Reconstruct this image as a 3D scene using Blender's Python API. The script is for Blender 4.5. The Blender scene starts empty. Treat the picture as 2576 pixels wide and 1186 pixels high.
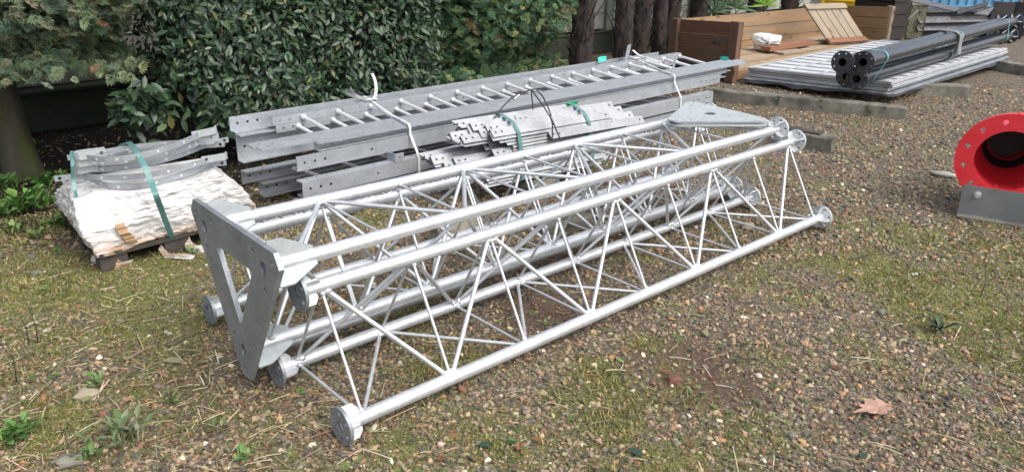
import bpy, math, random
import numpy as np
from mathutils import Vector, Matrix
random.seed(7); rng = np.random.default_rng(11)
sc = bpy.context.scene
COL = bpy.context.collection
V = Vector
# ------------------------------------------------------------------ camera (solved from the tower sections)
FP, PITCH, ROLL, CAMH, CX, CY = 1993.0, math.radians(21.62), math.radians(-1.17), 1.602, 1287.5, 593.0
_cp, _sp, _cr, _sr = math.cos(PITCH), math.sin(PITCH), math.cos(ROLL), math.sin(ROLL)
_right, _fwd, _down = V((1, 0, 0)), V((0, _cp, -_sp)), V((0, -_sp, -_cp))
CR = _right * _cr + _down * _sr
CD = -_right * _sr + _down * _cr
CAM = V((0, 0, CAMH))
def at(px, py, z=0.0):
    """point of the yard at height z that the survey picture shows at (px, py)"""
    d = CR * ((px - CX) / FP) + CD * ((py - CY) / FP) + _fwd
    return CAM + d * ((z - CAMH) / d.z)
ED, EN, UP = V((.719, .695, 0)), V((-.695, .719, 0)), V((0, 0, 1))   # along / across the stored rows
def E(d, n, z=0.0): return ED * d + EN * n + UP * z
cam = bpy.data.objects.new('camera', bpy.data.cameras.new('camera')); COL.objects.link(cam)
m = Matrix((CR, -CD, -_fwd)).transposed().to_4x4(); m.translation = CAM
cam.matrix_world = m
cam.data.sensor_width = 36; cam.data.lens = FP / 2575 * 36; cam.data.clip_end = 300; cam.data.clip_start = .05
sc.camera = cam
# ------------------------------------------------------------------ light
SUN_EL, SUN_AZ = math.radians(52), math.radians(128)    # azimuth clockwise from +Y
w = bpy.data.worlds.new('World'); sc.world = w; w.use_nodes = True
nt = w.node_tree; nt.nodes.clear()
sky = nt.nodes.new('ShaderNodeTexSky'); sky.sky_type = 'NISHITA'; sky.sun_disc = False
sky.sun_elevation = SUN_EL; sky.sun_rotation = SUN_AZ; sky.dust_density = 3.0
hs = nt.nodes.new('ShaderNodeHueSaturation'); hs.inputs['Saturation'].default_value = .45
bg = nt.nodes.new('ShaderNodeBackground'); bg.inputs['Strength'].default_value = .15
wo = nt.nodes.new('ShaderNodeOutputWorld')
nt.links.new(sky.outputs[0], hs.inputs['Color']); nt.links.new(hs.outputs[0], bg.inputs['Color']); nt.links.new(bg.outputs[0], wo.inputs['Surface'])
sl = bpy.data.lights.new('sun', 'SUN'); sl.energy = 1.05; sl.angle = math.radians(40); sl.color = (1, .96, .9)
so = bpy.data.objects.new('sun', sl); COL.objects.link(so)
sd = V((math.sin(SUN_AZ) * math.cos(SUN_EL), math.cos(SUN_AZ) * math.cos(SUN_EL), math.sin(SUN_EL)))
so.rotation_euler = sd.to_track_quat('Z', 'Y').to_euler(); so.location = (4, -4, 8)
sc.view_settings.view_transform = 'Standard'; sc.view_settings.look = 'None'; sc.view_settings.exposure = 1.0
sc.render.engine = 'CYCLES'; sc.cycles.max_bounces = 6; sc.cycles.diffuse_bounces = 3; sc.cycles.glossy_bounces = 3
sc.cycles.use_denoising = True
# ------------------------------------------------------------------ materials
def nodes(name):
    m = bpy.data.materials.new(name); m.use_nodes = True
    t = m.node_tree; return m, t, t.nodes['Principled BSDF']
def N(t, k, **kw):
    n = t.nodes.new(k)
    for a, b in kw.items():
        if a in n.inputs: n.inputs[a].default_value = b
        else: setattr(n, a, b)
    return n
def ramp(t, src, pts):
    r = t.nodes.new('ShaderNodeValToRGB'); e = r.color_ramp.elements
    while len(e) < len(pts): e.new(.5)
    for x, (p, c) in zip(e, pts):
        x.position = p; x.color = (c[0], c[1], c[2], 1) if hasattr(c, '__len__') else (c, c, c, 1)
    t.links.new(src, r.inputs[0]); return r.outputs[0]
def mix(t, f, a, b, mode='MIX'):
    x = t.nodes.new('ShaderNodeMix'); x.data_type = 'RGBA'; x.blend_type = mode
    for i, v in ((0, f), (6, a), (7, b)):
        if hasattr(v, 'links'): t.links.new(v, x.inputs[i])
        else: x.inputs[i].default_value = v if i == 0 else (v[0], v[1], v[2], 1)
    return x.outputs[2]
def coords(t, scale=(1, 1, 1), rot=(0, 0, 0)):
    g = N(t, 'ShaderNodeNewGeometry'); mp = N(t, 'ShaderNodeMapping')
    mp.inputs['Scale'].default_value = scale; mp.inputs['Rotation'].default_value = rot
    t.links.new(g.outputs['Position'], mp.inputs['Vector']); return mp.outputs[0]
def noise(t, co, scale, detail=4, rough=.6, dist=0):
    n = N(t, 'ShaderNodeTexNoise', Scale=scale, Detail=detail, Roughness=rough, Distortion=dist)
    t.links.new(co, n.inputs['Vector']); return n.outputs['Fac']
def bump(t, b, src, strength, dist=.01):
    x = N(t, 'ShaderNodeBump', Strength=strength, Distance=dist)
    t.links.new(src, x.inputs['Height']); t.links.new(x.outputs[0], b.inputs['Normal'])
def surf(name, c1, c2, scale=8, metal=0.0, rough=.5, rough2=None, bmp=0.0, bscale=60, stretch=(1, 1, 1), spots=None, rot=(0, 0, 0)):
    """two-tone noisy surface, optional third colour in blotches"""
    m, t, b = nodes(name); co = coords(t, stretch, rot)
    f = noise(t, co, scale, 6)
    c = ramp(t, f, [(.32, c1), (.68, c2)])
    if spots:
        sc_, th, col = spots
        g = noise(t, coords(t, stretch), sc_, 5, .7)
        c = mix(t, ramp(t, g, [(th, 0), (th + .08, 1)]), c, col)
    t.links.new(c, b.inputs['Base Color'])
    b.inputs['Metallic'].default_value = metal
    if rough2 is None: b.inputs['Roughness'].default_value = rough
    else: t.links.new(ramp(t, noise(t, co, scale * 2.3, 5), [(.3, rough), (.7, rough2)]), b.inputs['Roughness'])
    if bmp: bump(t, b, noise(t, co, bscale, 4), bmp, .004)
    return m
def vcol(name, rough=.5, trans=0.0, spec=.5, bmp=0):
    m, t, b = nodes(name)
    a = N(t, 'ShaderNodeAttribute', attribute_name='Col')
    t.links.new(a.outputs['Color'], b.inputs['Base Color'])
    b.inputs['Roughness'].default_value = rough; b.inputs['Specular IOR Level'].default_value = spec
    if bmp: bump(t, b, noise(t, coords(t), 260, 3), bmp, .002)
    if trans:
        tr = N(t, 'ShaderNodeBsdfTranslucent'); t.links.new(a.outputs['Color'], tr.inputs['Color'])
        ms = N(t, 'ShaderNodeMixShader', Fac=trans); o = t.nodes['Material Output']
        t.links.new(b.outputs[0], ms.inputs[1]); t.links.new(tr.outputs[0], ms.inputs[2]); t.links.new(ms.outputs[0], o.inputs['Surface'])
    return m
def galv(name, a, b_, metal, r1, r2, bmp=.25):
    """hot-dip zinc: crystalline spangle + streaks"""
    m, t, b = nodes(name); co = coords(t)
    v = N(t, 'ShaderNodeTexVoronoi', Scale=90); t.links.new(co, v.inputs['Vector'])
    sep = N(t, 'ShaderNodeSeparateColor'); t.links.new(v.outputs['Color'], sep.inputs[0])
    f = noise(t, co, 9, 7, .7, .6)
    c = ramp(t, f, [(.3, a), (.7, b_)])
    c = mix(t, .22, c, ramp(t, sep.outputs[0], [(0, [x * .8 for x in a]), (1, [min(1, x * 1.12) for x in b_])]))
    drip = noise(t, coords(t, (30, 30, 5)), 1.0, 5, .7)
    c = mix(t, ramp(t, drip, [(.60, 0), (.74, .45)]), c, [x * .62 for x in a])
    t.links.new(c, b.inputs['Base Color']); b.inputs['Metallic'].default_value = metal
    t.links.new(ramp(t, noise(t, co, 26, 6, .7), [(.3, r1), (.7, r2)]), b.inputs['Roughness'])
    bump(t, b, noise(t, co, 120, 5, .7), bmp, .003)
    return m
MT = {}
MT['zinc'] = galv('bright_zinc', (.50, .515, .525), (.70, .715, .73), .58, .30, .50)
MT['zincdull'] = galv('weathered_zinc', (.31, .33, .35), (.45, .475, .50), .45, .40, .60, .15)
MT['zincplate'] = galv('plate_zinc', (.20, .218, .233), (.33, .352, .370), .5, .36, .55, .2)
MT['zincpale'] = galv('pale_zinc', (.38, .41, .415), (.50, .53, .535), .35, .45, .65, .12)
MT['zincbar'] = galv('bar_zinc', (.25, .258, .265), (.41, .42, .43), .45, .42, .6, .35)
MT['zincrung'] = galv('rung_zinc', (.62, .63, .64), (.80, .81, .82), .25, .35, .5)
MT['rim'] = surf('cast_hole_lining', (.5, .51, .52), (.8, .81, .82), 60, .3, .35)
MT['blacksteel'] = surf('black_steel', (.06, .064, .072), (.10, .107, .118), 14, .75, .30, .42, .1, 90)
MT['darksteel'] = surf('dark_old_steel', (.012, .013, .016), (.04, .041, .045), 6, .1, .6, .8, .2, 40, spots=(7, .66, (.10, .045, .025)))
MT['greysteel'] = surf('grey_profile_steel', (.085, .082, .087), (.15, .147, .155), 7, .2, .55, .7, .1, 40)
MT['flatsteel'] = surf('bare_plate_steel', (.16, .165, .17), (.23, .235, .24), 5, .4, .38, .5, .08, 30)
MT['red'] = surf('red_paint', (.58, .018, .028), (.70, .032, .045), 5, 0, .34, .5, .08, 50, spots=(9, .70, (.45, .06, .06)))
MT['concrete'] = surf('old_concrete', (.08, .078, .06), (.22, .205, .165), 7, 0, .9, None, .8, 70, spots=(4.5, .58, (.045, .05, .022)))
MT['stone'] = surf('field_stone', (.22, .18, .12), (.38, .32, .23), 9, 0, .9, None, .8, 60)
MT['wallpanel'] = surf('concrete_wall_panel', (.24, .25, .21), (.40, .41, .36), 3, 0, .9, None, .5, 60, spots=(1.6, .54, (.12, .15, .08)))
MT['wallpost'] = surf('concrete_wall_post', (.14, .17, .13), (.24, .27, .21), 4, 0, .9, None, .5, 60)
MT['footing'] = surf('mossy_footing', (.02, .025, .018), (.045, .055, .03), 4, 0, .95, None, .6, 50)
MT['black'] = surf('hole_shade', (.012, .012, .012), (.03, .03, .028), 30, 0, .5)  # dark of bolt holes and the deep pipe bore, put into the colour
MT['cable'] = surf('greasy_cable', (.02, .018, .015), (.06, .05, .04), 60, .3, .45)
MT['wire'] = surf('thin_wire', (.3, .31, .32), (.45, .46, .47), 60, .8, .4)
MT['strapw'] = surf('white_strap', (.52, .53, .52), (.66, .67, .65), 30, 0, .45)
MT['slinggrey'] = surf('dirty_sling', (.13, .13, .13), (.25, .25, .245), 14, 0, .8)
MT['redstone'] = surf('red_stone', (.12, .05, .035), (.22, .10, .07), 22, 0, .85, None, .6, 90)
MT['strapg'] = surf('green_strap', (.07, .175, .165), (.105, .235, .22), 30, 0, .35)
MT['strapb'] = surf('blue_strap', (.10, .32, .36), (.16, .42, .46), 30, 0, .4)
MT['tag'] = surf('turquoise_tag', (.02, .42, .33), (.04, .55, .44), 30, 0, .4)
MT['taggreen'] = surf('green_tag', (.005, .22, .10), (.01, .32, .16), 30, 0, .4)
MT['alu'] = surf('mill_aluminium', (.40, .41, .42), (.54, .55, .56), 5, .35, .45, .6, .05, 40)
MT['alusheet'] = surf('aluminium_sheet', (.50, .52, .53), (.62, .64, .65), 3, .15, .5, .65)
MT['film'] = surf('grey_film', (.10, .11, .125), (.22, .235, .26), 12, 0, .25, .45, .5, 30)
MT['pallet'] = surf('dark_pallet_wood', (.03, .025, .02), (.07, .06, .05), 8, 0, .9, None, .4, 40)
MT['yellow'] = surf('yellow_paint', (.70, .47, .01), (.80, .56, .02), 5, 0, .4)
MT['yellowworn'] = surf('worn_yellow_paint', (.36, .25, .03), (.50, .36, .06), 20, 0, .6)
MT['blue'] = surf('blue_container_paint', (.05, .16, .28), (.10, .25, .38), 3, 0, .5, .65, 0, 1, (1, 1, .35), spots=(5, .66, (.10, .16, .22)))
MT['rust'] = surf('rusty_plate', (.14, .045, .016), (.30, .10, .03), 9, 0, .9)
MT['lichen'] = surf('lichen_crust', (.05, .055, .03), (.30, .29, .19), 42, 0, .95, None, .8, 60)
MT['bag'] = surf('white_bag', (.60, .60, .57), (.74, .74, .71), 9, 0, .55, None, .3, 25)
def timber(name, a, b_, knot, grey=None):
    m, t, b = nodes(name)
    tc = N(t, 'ShaderNodeTexCoord'); mp = N(t, 'ShaderNodeMapping'); mp.inputs['Scale'].default_value = (1.2, 13, 13)
    oi = N(t, 'ShaderNodeObjectInfo'); mu = N(t, 'ShaderNodeVectorMath', operation='SCALE'); mu.inputs[0].default_value = (17, 9, 5)
    t.links.new(oi.outputs['Random'], mu.inputs['Scale']); ad = N(t, 'ShaderNodeVectorMath', operation='ADD')
    at_ = N(t, 'ShaderNodeAttribute', attribute_name='grain')
    t.links.new(at_.outputs['Vector'], ad.inputs[0]); t.links.new(mu.outputs[0], ad.inputs[1]); t.links.new(ad.outputs[0], mp.inputs['Vector'])
    f = noise(t, mp.outputs[0], 2.6, 7, .65, 1.5)
    c = ramp(t, f, [(.28, a), (.72, b_)])
    mp2 = N(t, 'ShaderNodeMapping'); mp2.inputs['Scale'].default_value = (2.0, 5.5, 5.5); t.links.new(ad.outputs[0], mp2.inputs['Vector'])
    k = N(t, 'ShaderNodeTexVoronoi', Scale=1.7); t.links.new(mp2.outputs[0], k.inputs['Vector'])
    c = mix(t, ramp(t, k.outputs['Distance'], [(.10, .9), (.2, 0)]), c, knot)
    if grey:
        c = mix(t, ramp(t, noise(t, mp.outputs[0], .8, 3), [(.45, 0), (.65, .8)]), c, grey)
    t.links.new(c, b.inputs['Base Color']); b.inputs['Roughness'].default_value = .75
    bump(t, b, f, .3, .004); return m
MT['pine'] = timber('new_pine', (.235, .14, .07), (.36, .23, .12), (.085, .042, .02), (.20, .15, .10))
MT['pinegrey'] = timber('weathered_pine', (.27, .20, .125), (.42, .33, .225), (.08, .05, .03), (.25, .22, .175))
MT['brownwood'] = timber('dark_stained_timber', (.095, .043, .024), (.215, .105, .06), (.025, .012, .008), (.12, .09, .07))
MT['darkwood'] = timber('shaded_brown_timber', (.012, .008, .008), (.035, .024, .02), (.01, .006, .006))  # dark brown planks with their shade put into the colour
MT['redwood'] = timber('reddish_board', (.20, .085, .045), (.32, .15, .085), (.10, .04, .02))
# ------------------------------------------------------------------ mesh helpers
def lin(p): return V(p)
def wloc(o):
    p = V((0, 0, 0))
    while o: p += o.location; o = o.parent
    return p
def curve_plate(outline, holes, t, bev=0.0):
    """flat plate with real holes; local XY, centred on z=0"""
    cu = bpy.data.curves.new('plate', 'CURVE'); cu.dimensions = '2D'; cu.fill_mode = 'BOTH'; cu.extrude = t / 2
    for pts in [outline] + holes:
        s = cu.splines.new('POLY'); s.points.add(len(pts) - 1); s.use_cyclic_u = True
        for q, p in zip(s.points, pts): q.co = (p[0], p[1], 0, 1)
    o = bpy.data.objects.new('tmp', cu); COL.objects.link(o)
    dg = bpy.context.evaluated_depsgraph_get(); me = bpy.data.meshes.new_from_object(o.evaluated_get(dg))
    vs = [v.co.copy() for v in me.vertices]; fs = [tuple(p.vertices) for p in me.polygons]
    bpy.data.objects.remove(o); bpy.data.curves.remove(cu); bpy.data.meshes.remove(me)
    return vs, fs
def circ(cx, cy, r, n=14, ry=None):
    return [(cx + r * math.cos(2 * math.pi * i / n), cy + (ry or r) * math.sin(2 * math.pi * i / n)) for i in range(n)]
def rect(x0, y0, x1, y1): return [(x0, y0), (x1, y0), (x1, y1), (x0, y1)]
class MB:
    def __init__(s): s.v, s.f, s.sm, s.g = [], [], [], []
    def add(s, vs, fs, smooth=False, grain=None):
        b = len(s.v); s.v += [V(v) for v in vs]; s.f += [tuple(i + b for i in f) for f in fs]; s.sm += [smooth] * len(fs)
        s.g += list(grain) if grain else [V((0, 0, 0))] * len(vs)
    def box(s, c, X, Y, Z, a, b, h, ch=0.0):
        """box centred at c, axes X Y Z, full sizes a b h"""
        c, X, Y, Z = V(c), V(X).normalized(), V(Y).normalized(), V(Z).normalized()
        off = V((random.random() * 9, random.random() * 9, random.random() * 9)); vs = []; gr = []
        if ch <= 0:
            for i in (-.5, .5):
                for j in (-.5, .5):
                    for k in (-.5, .5):
                        vs.append(c + X * i * a + Y * j * b + Z * k * h); gr.append(off + V((i * a, j * b, k * h)))
            s.add(vs, [(0, 1, 3, 2), (4, 6, 7, 5), (0, 4, 5, 1), (2, 3, 7, 6), (0, 2, 6, 4), (1, 5, 7, 3)], False, gr); return
        pr = []
        for j, k in ((-1, -1), (1, -1), (1, 1), (-1, 1)):   # chamfered section, length along X
            p = (j * b / 2, k * h / 2)
            q = [(p[0] - j * ch, p[1]), (p[0], p[1] - k * ch)]
            pr += q if (j * k) > 0 else q[::-1]
        pr = pr[::-1] if False else pr
        n = len(pr)
        for i in (-.5, .5):
            for y, z in pr: vs.append(c + X * i * a + Y * y + Z * z); gr.append(off + V((i * a, y, z)))
        fs = [tuple(range(n))[::-1], tuple(range(n, 2 * n))] + [(i, (i + 1) % n, (i + 1) % n + n, i + n) for i in range(n)]
        s.add(vs, fs, False, gr)
    def beam(s, p, q, wd, h, up=UP, ch=0.0):
        p, q = V(p), V(q); X = (q - p).normalized(); Y = V(up).cross(X).normalized(); Z = X.cross(Y)
        s.box((p + q) / 2, X, Y, Z, (q - p).length, wd, h, ch)
    def tube(s, p, q, r, n=12, r2=None, caps=True):
        p, q = V(p), V(q); r2 = r if r2 is None else r2; X = (q - p).normalized()
        Y = X.orthogonal().normalized(); Z = X.cross(Y); vs = []
        for c, rr in ((p, r), (q, r2)):
            for i in range(n): a = 2 * math.pi * i / n; vs.append(c + (Y * math.cos(a) + Z * math.sin(a)) * rr)
        s.add(vs, [(i, (i + 1) % n, (i + 1) % n + n, i + n) for i in range(n)], True)
        if caps: s.add(vs[:n], [tuple(range(n))[::-1]]); s.add(vs[n:], [tuple(range(n))])
    def pipe(s, p, q, r, ri, n=24):
        p, q = V(p), V(q); X = (q - p).normalized(); Y = X.orthogonal().normalized(); Z = X.cross(Y); R = []
        for c, rr in ((p, ri), (p, r), (q, r), (q, ri)):
            R.append([c + (Y * math.cos(2 * math.pi * i / n) + Z * math.sin(2 * math.pi * i / n)) * rr for i in range(n)])
        for a, b, smo in ((0, 1, False), (1, 2, True), (2, 3, False), (3, 0, True)):
            s.add(R[a] + R[b], [(i, (i + 1) % n, (i + 1) % n + n, i + n) for i in range(n)], smo)
    def sweep(s, pts, r, n=8):
        pts = [V(p) for p in pts]; rings = []; Y = None; vs = []
        for i, p in enumerate(pts):
            X = (pts[min(i + 1, len(pts) - 1)] - pts[max(i - 1, 0)]).normalized()
            Y = X.orthogonal().normalized() if Y is None else (Y - X * Y.dot(X)).normalized(); Z = X.cross(Y)
            rr = r[i] if hasattr(r, '__len__') else r
            vs += [p + (Y * math.cos(2 * math.pi * k / n) + Z * math.sin(2 * math.pi * k / n)) * rr for k in range(n)]
        fs = [(j * n + i, j * n + (i + 1) % n, (j + 1) * n + (i + 1) % n, (j + 1) * n + i) for j in range(len(pts) - 1) for i in range(n)]
        s.add(vs, fs, True); s.add(vs[:n], [tuple(range(n))[::-1]]); s.add(vs[-n:], [tuple(range(n))])
    def ribbon(s, pts, wdir, wd, t=.0012, closed=False):
        """flat strap through pts, wdir = its width direction(s)"""
        pts = [V(p) for p in pts]; n = len(pts); vs = []
        for i, p in enumerate(pts):
            W = V(wdir[i] if isinstance(wdir, list) else wdir).normalized()
            X = (pts[(i + 1) % n if closed else min(i + 1, n - 1)] - pts[i - 1 if closed else max(i - 1, 0)]).normalized()
            Nn = X.cross(W).normalized()
            vs += [p - W * wd / 2 - Nn * t / 2, p + W * wd / 2 - Nn * t / 2, p + W * wd / 2 + Nn * t / 2, p - W * wd / 2 + Nn * t / 2]
        fs = []
        for j in range(n if closed else n - 1):
            k = (j + 1) % n
            fs += [(j * 4 + i, j * 4 + (i + 1) % 4, k * 4 + (i + 1) % 4, k * 4 + i) for i in range(4)]
        if not closed: fs += [(0, 3, 2, 1), tuple(range(4 * n - 4, 4 * n))]
        s.add(vs, fs)
    def plate(s, o, X, Y, outline, holes, t):
        """holed plate in the plane o + x X + y Y"""
        vs, fs = curve_plate(outline, holes, t); X, Y = V(X).normalized(), V(Y).normalized(); Z = X.cross(Y); o = V(o)
        s.add([o + X * v.x + Y * v.y + Z * v.z for v in vs], fs)
    def prism(s, o, X, Y, poly, L, Zd=None, smooth=False):
        o, X, Y = V(o), V(X).normalized(), V(Y).normalized(); Z = V(Zd) if Zd else X.cross(Y); n = len(poly)
        vs = [o + X * a + Y * b for a, b in poly] + [o + X * a + Y * b + Z * L for a, b in poly]
        s.add(vs, [tuple(range(n))[::-1], tuple(range(n, 2 * n))] + [(i, (i + 1) % n, (i + 1) % n + n, i + n) for i in range(n)], smooth)
    def blob(s, c, rx, ry, rz, seed=0, rough=.2, nu=10, nv=7, R=None):
        r = random.Random(seed); c = V(c); vs = []; fs = []
        for j in range(nv + 1):
            th = math.pi * j / nv
            for i in range(nu):
                ph = 2 * math.pi * i / nu; k = 1 + rough * (r.random() - .5) * 2
                p = V((rx * math.sin(th) * math.cos(ph) * k, ry * math.sin(th) * math.sin(ph) * k, rz * math.cos(th) * k))
                if R: p = R @ p
                vs.append(c + p)
        for j in range(nv):
            for i in range(nu): fs.append((j * nu + i, (j + 1) * nu + i, (j + 1) * nu + (i + 1) % nu, j * nu + (i + 1) % nu))
        s.add(vs, fs, True)
    def mesh(s, name, mat, off=V((0, 0, 0))):
        me = bpy.data.meshes.new(name); me.from_pydata([v - off for v in s.v], [], s.f); me.update()
        me.polygons.foreach_set('use_smooth', s.sm)
        a = me.attributes.new('grain', 'FLOAT_VECTOR', 'POINT'); a.data.foreach_set('vector', [c for g in s.g for c in g])
        me.materials.append(MT[mat] if isinstance(mat, str) else mat); return me
    def obj(s, name, mat, parent=None, base=None):
        """link as one object; base = its origin when it is a thing of its own"""
        off = wloc(parent) if parent else V(base) if base is not None else V((0, 0, 0))
        o = bpy.data.objects.new(name, s.mesh(name, mat, off)); COL.objects.link(o)
        if parent: o.parent = parent
        else: o.location = off
        return o
def tag(o, label=None, cat=None, group=None, kind=None):
    if label: o['label'] = label
    if cat: o['category'] = cat
    if group: o['group'] = group
    if kind: o['kind'] = kind
    return o
def thing(name, label, cat, loc, group=None):
    o = bpy.data.objects.new(name, None); o.empty_display_size = .1; COL.objects.link(o); o.location = loc
    return tag(o, label, cat, group)
def spline(pts, n=6):
    pts = [V(p) for p in pts]; out = []
    for i in range(len(pts) - 1):
        p0, p1, p2, p3 = pts[max(i - 1, 0)], pts[i], pts[i + 1], pts[min(i + 2, len(pts) - 1)]
        for k in range(n):
            t = k / n
            out.append(.5 * ((2 * p1) + (p2 - p0) * t + (2 * p0 - 5 * p1 + 4 * p2 - p3) * t * t + (3 * p1 - p0 - 3 * p2 + p3) * t ** 3))
    return out + [pts[-1]]
def scatter(name, proto, faces, R, T, cols, mat, smooth=False, parent=None, base=None):
    """one mesh made of len(T) copies of a small proto; R (n,3,3) incl. scale, T (n,3), cols (n,3)"""
    proto = np.asarray(proto, float); n, k = len(T), len(proto)
    off = np.array(wloc(parent) if parent else base if base is not None else (0, 0, 0))
    P = np.einsum('nij,kj->nki', R, proto) + (np.asarray(T) - off)[:, None, :]
    me = bpy.data.meshes.new(name); me.vertices.add(n * k); me.vertices.foreach_set('co', P.reshape(-1).astype(np.float32))
    ls = np.array([len(f) for f in faces]); flat = np.array([i for f in faces for i in f])
    loops = (flat[None, :] + (np.arange(n) * k)[:, None]).reshape(-1)
    tot = np.tile(ls, n); start = np.concatenate(([0], np.cumsum(tot)[:-1]))
    me.loops.add(len(loops)); me.loops.foreach_set('vertex_index', loops.astype(np.int32))
    me.polygons.add(len(tot)); me.polygons.foreach_set('loop_start', start.astype(np.int32)); me.polygons.foreach_set('loop_total', tot.astype(np.int32))
    me.polygons.foreach_set('use_smooth', np.full(len(tot), smooth))
    me.update(calc_edges=True)
    c = np.ones((n, k, 4), np.float32); c[:, :, :3] = np.asarray(cols)[:, None, :]
    a = me.color_attributes.new('Col', 'FLOAT_COLOR', 'POINT'); a.data.foreach_set('color', c.reshape(-1))
    me.materials.append(mat); o = bpy.data.objects.new(name, me); COL.objects.link(o)
    if parent: o.parent = parent
    elif base is not None: o.location = base
    return o
def rots(n, tilt=None, Z=None, spin=None):
    """random frames; Z (n,3) = local z direction"""
    if Z is None: Z = rng.normal(size=(n, 3))
    Z = Z / np.linalg.norm(Z, axis=1, keepdims=True)
    a = rng.normal(size=(n, 3)) if spin is None else spin
    X = a - (a * Z).sum(1, keepdims=True) * Z; X /= np.linalg.norm(X, axis=1, keepdims=True); Y = np.cross(Z, X)
    return np.stack([X, Y, Z], axis=2)
_G = rng.random((64, 64))
def vnoise(x, y, s):
    x, y = np.asarray(x) * s + 17.3, np.asarray(y) * s + 5.7
    i, j = np.floor(x).astype(int), np.floor(y).astype(int); u, v = x - i, y - j
    u, v = u * u * (3 - 2 * u), v * v * (3 - 2 * v); g = lambda a, b: _G[a % 64, b % 64]
    return (g(i, j) * (1 - u) + g(i + 1, j) * u) * (1 - v) + (g(i, j + 1) * (1 - u) + g(i + 1, j + 1) * u) * v
def fbm(x, y, s): return (vnoise(x, y, s) + .5 * vnoise(x, y, s * 2.1) + .25 * vnoise(x, y, s * 4.3)) / 1.75
# ------------------------------------------------------------------ lattice tower sections
TW = {'B': {'R': ((-.546, 2.164, .066), (1.771, 4.274, .066)), 'L': ((-.855, 2.503, .066), (1.462, 4.613, .066)), 'T': ((-.700, 2.333, .463), (1.617, 4.443, .464))},
      'A': {'R': ((-.769, 2.288, .572), (1.467, 4.324, .561)), 'L': ((-1.077, 2.626, .577), (1.159, 4.662, .565)), 'T': ((-.925, 2.460, .177), (1.310, 4.496, .166))},
      'C': {'R': ((-.959, 2.622, .066), (1.348, 4.723, .066)), 'L': ((-1.267, 2.961, .066), (1.039, 5.061, .066)), 'T': ((-1.113, 2.792, .463), (1.193, 4.892, .467))}}
CHR, FLR = .0245, .0655
def flange_parts(pos, dr, out, chord, roll, mat='zincplate'):
    """disc with bolt holes at a chord end, gussets between disc and tube; dr points out of the tube"""
    X = V(out); X = (X - dr * X.dot(dr)).normalized(); Y = dr.cross(X)
    X, Y = X * math.cos(roll) + Y * math.sin(roll), Y * math.cos(roll) - X * math.sin(roll)
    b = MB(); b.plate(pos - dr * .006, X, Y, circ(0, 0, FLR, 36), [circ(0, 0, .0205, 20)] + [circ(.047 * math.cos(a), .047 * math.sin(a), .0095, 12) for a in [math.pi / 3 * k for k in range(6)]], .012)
    f = b.obj('flange', mat, chord)
    b = MB(); b.pipe(pos - dr * .011, pos - dr * .07, .0205, .0185, 18); b.obj('hole_lining', 'rim', f)
    for k in range(4):
        a = math.pi / 2 * k + .78; q = X * math.cos(a) + Y * math.sin(a); t = dr.cross(q)
        b = MB(); L = .062 if k % 2 else .048
        b.prism(pos - dr * .0125 + t * .003, -dr, q, [(0, CHR - .002), (L, CHR - .002), (L, CHR + .014), (L - .018, FLR - .006), (0, FLR - .004)], .006, -t)
        b.obj('gusset', 'zinc', f)
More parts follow.
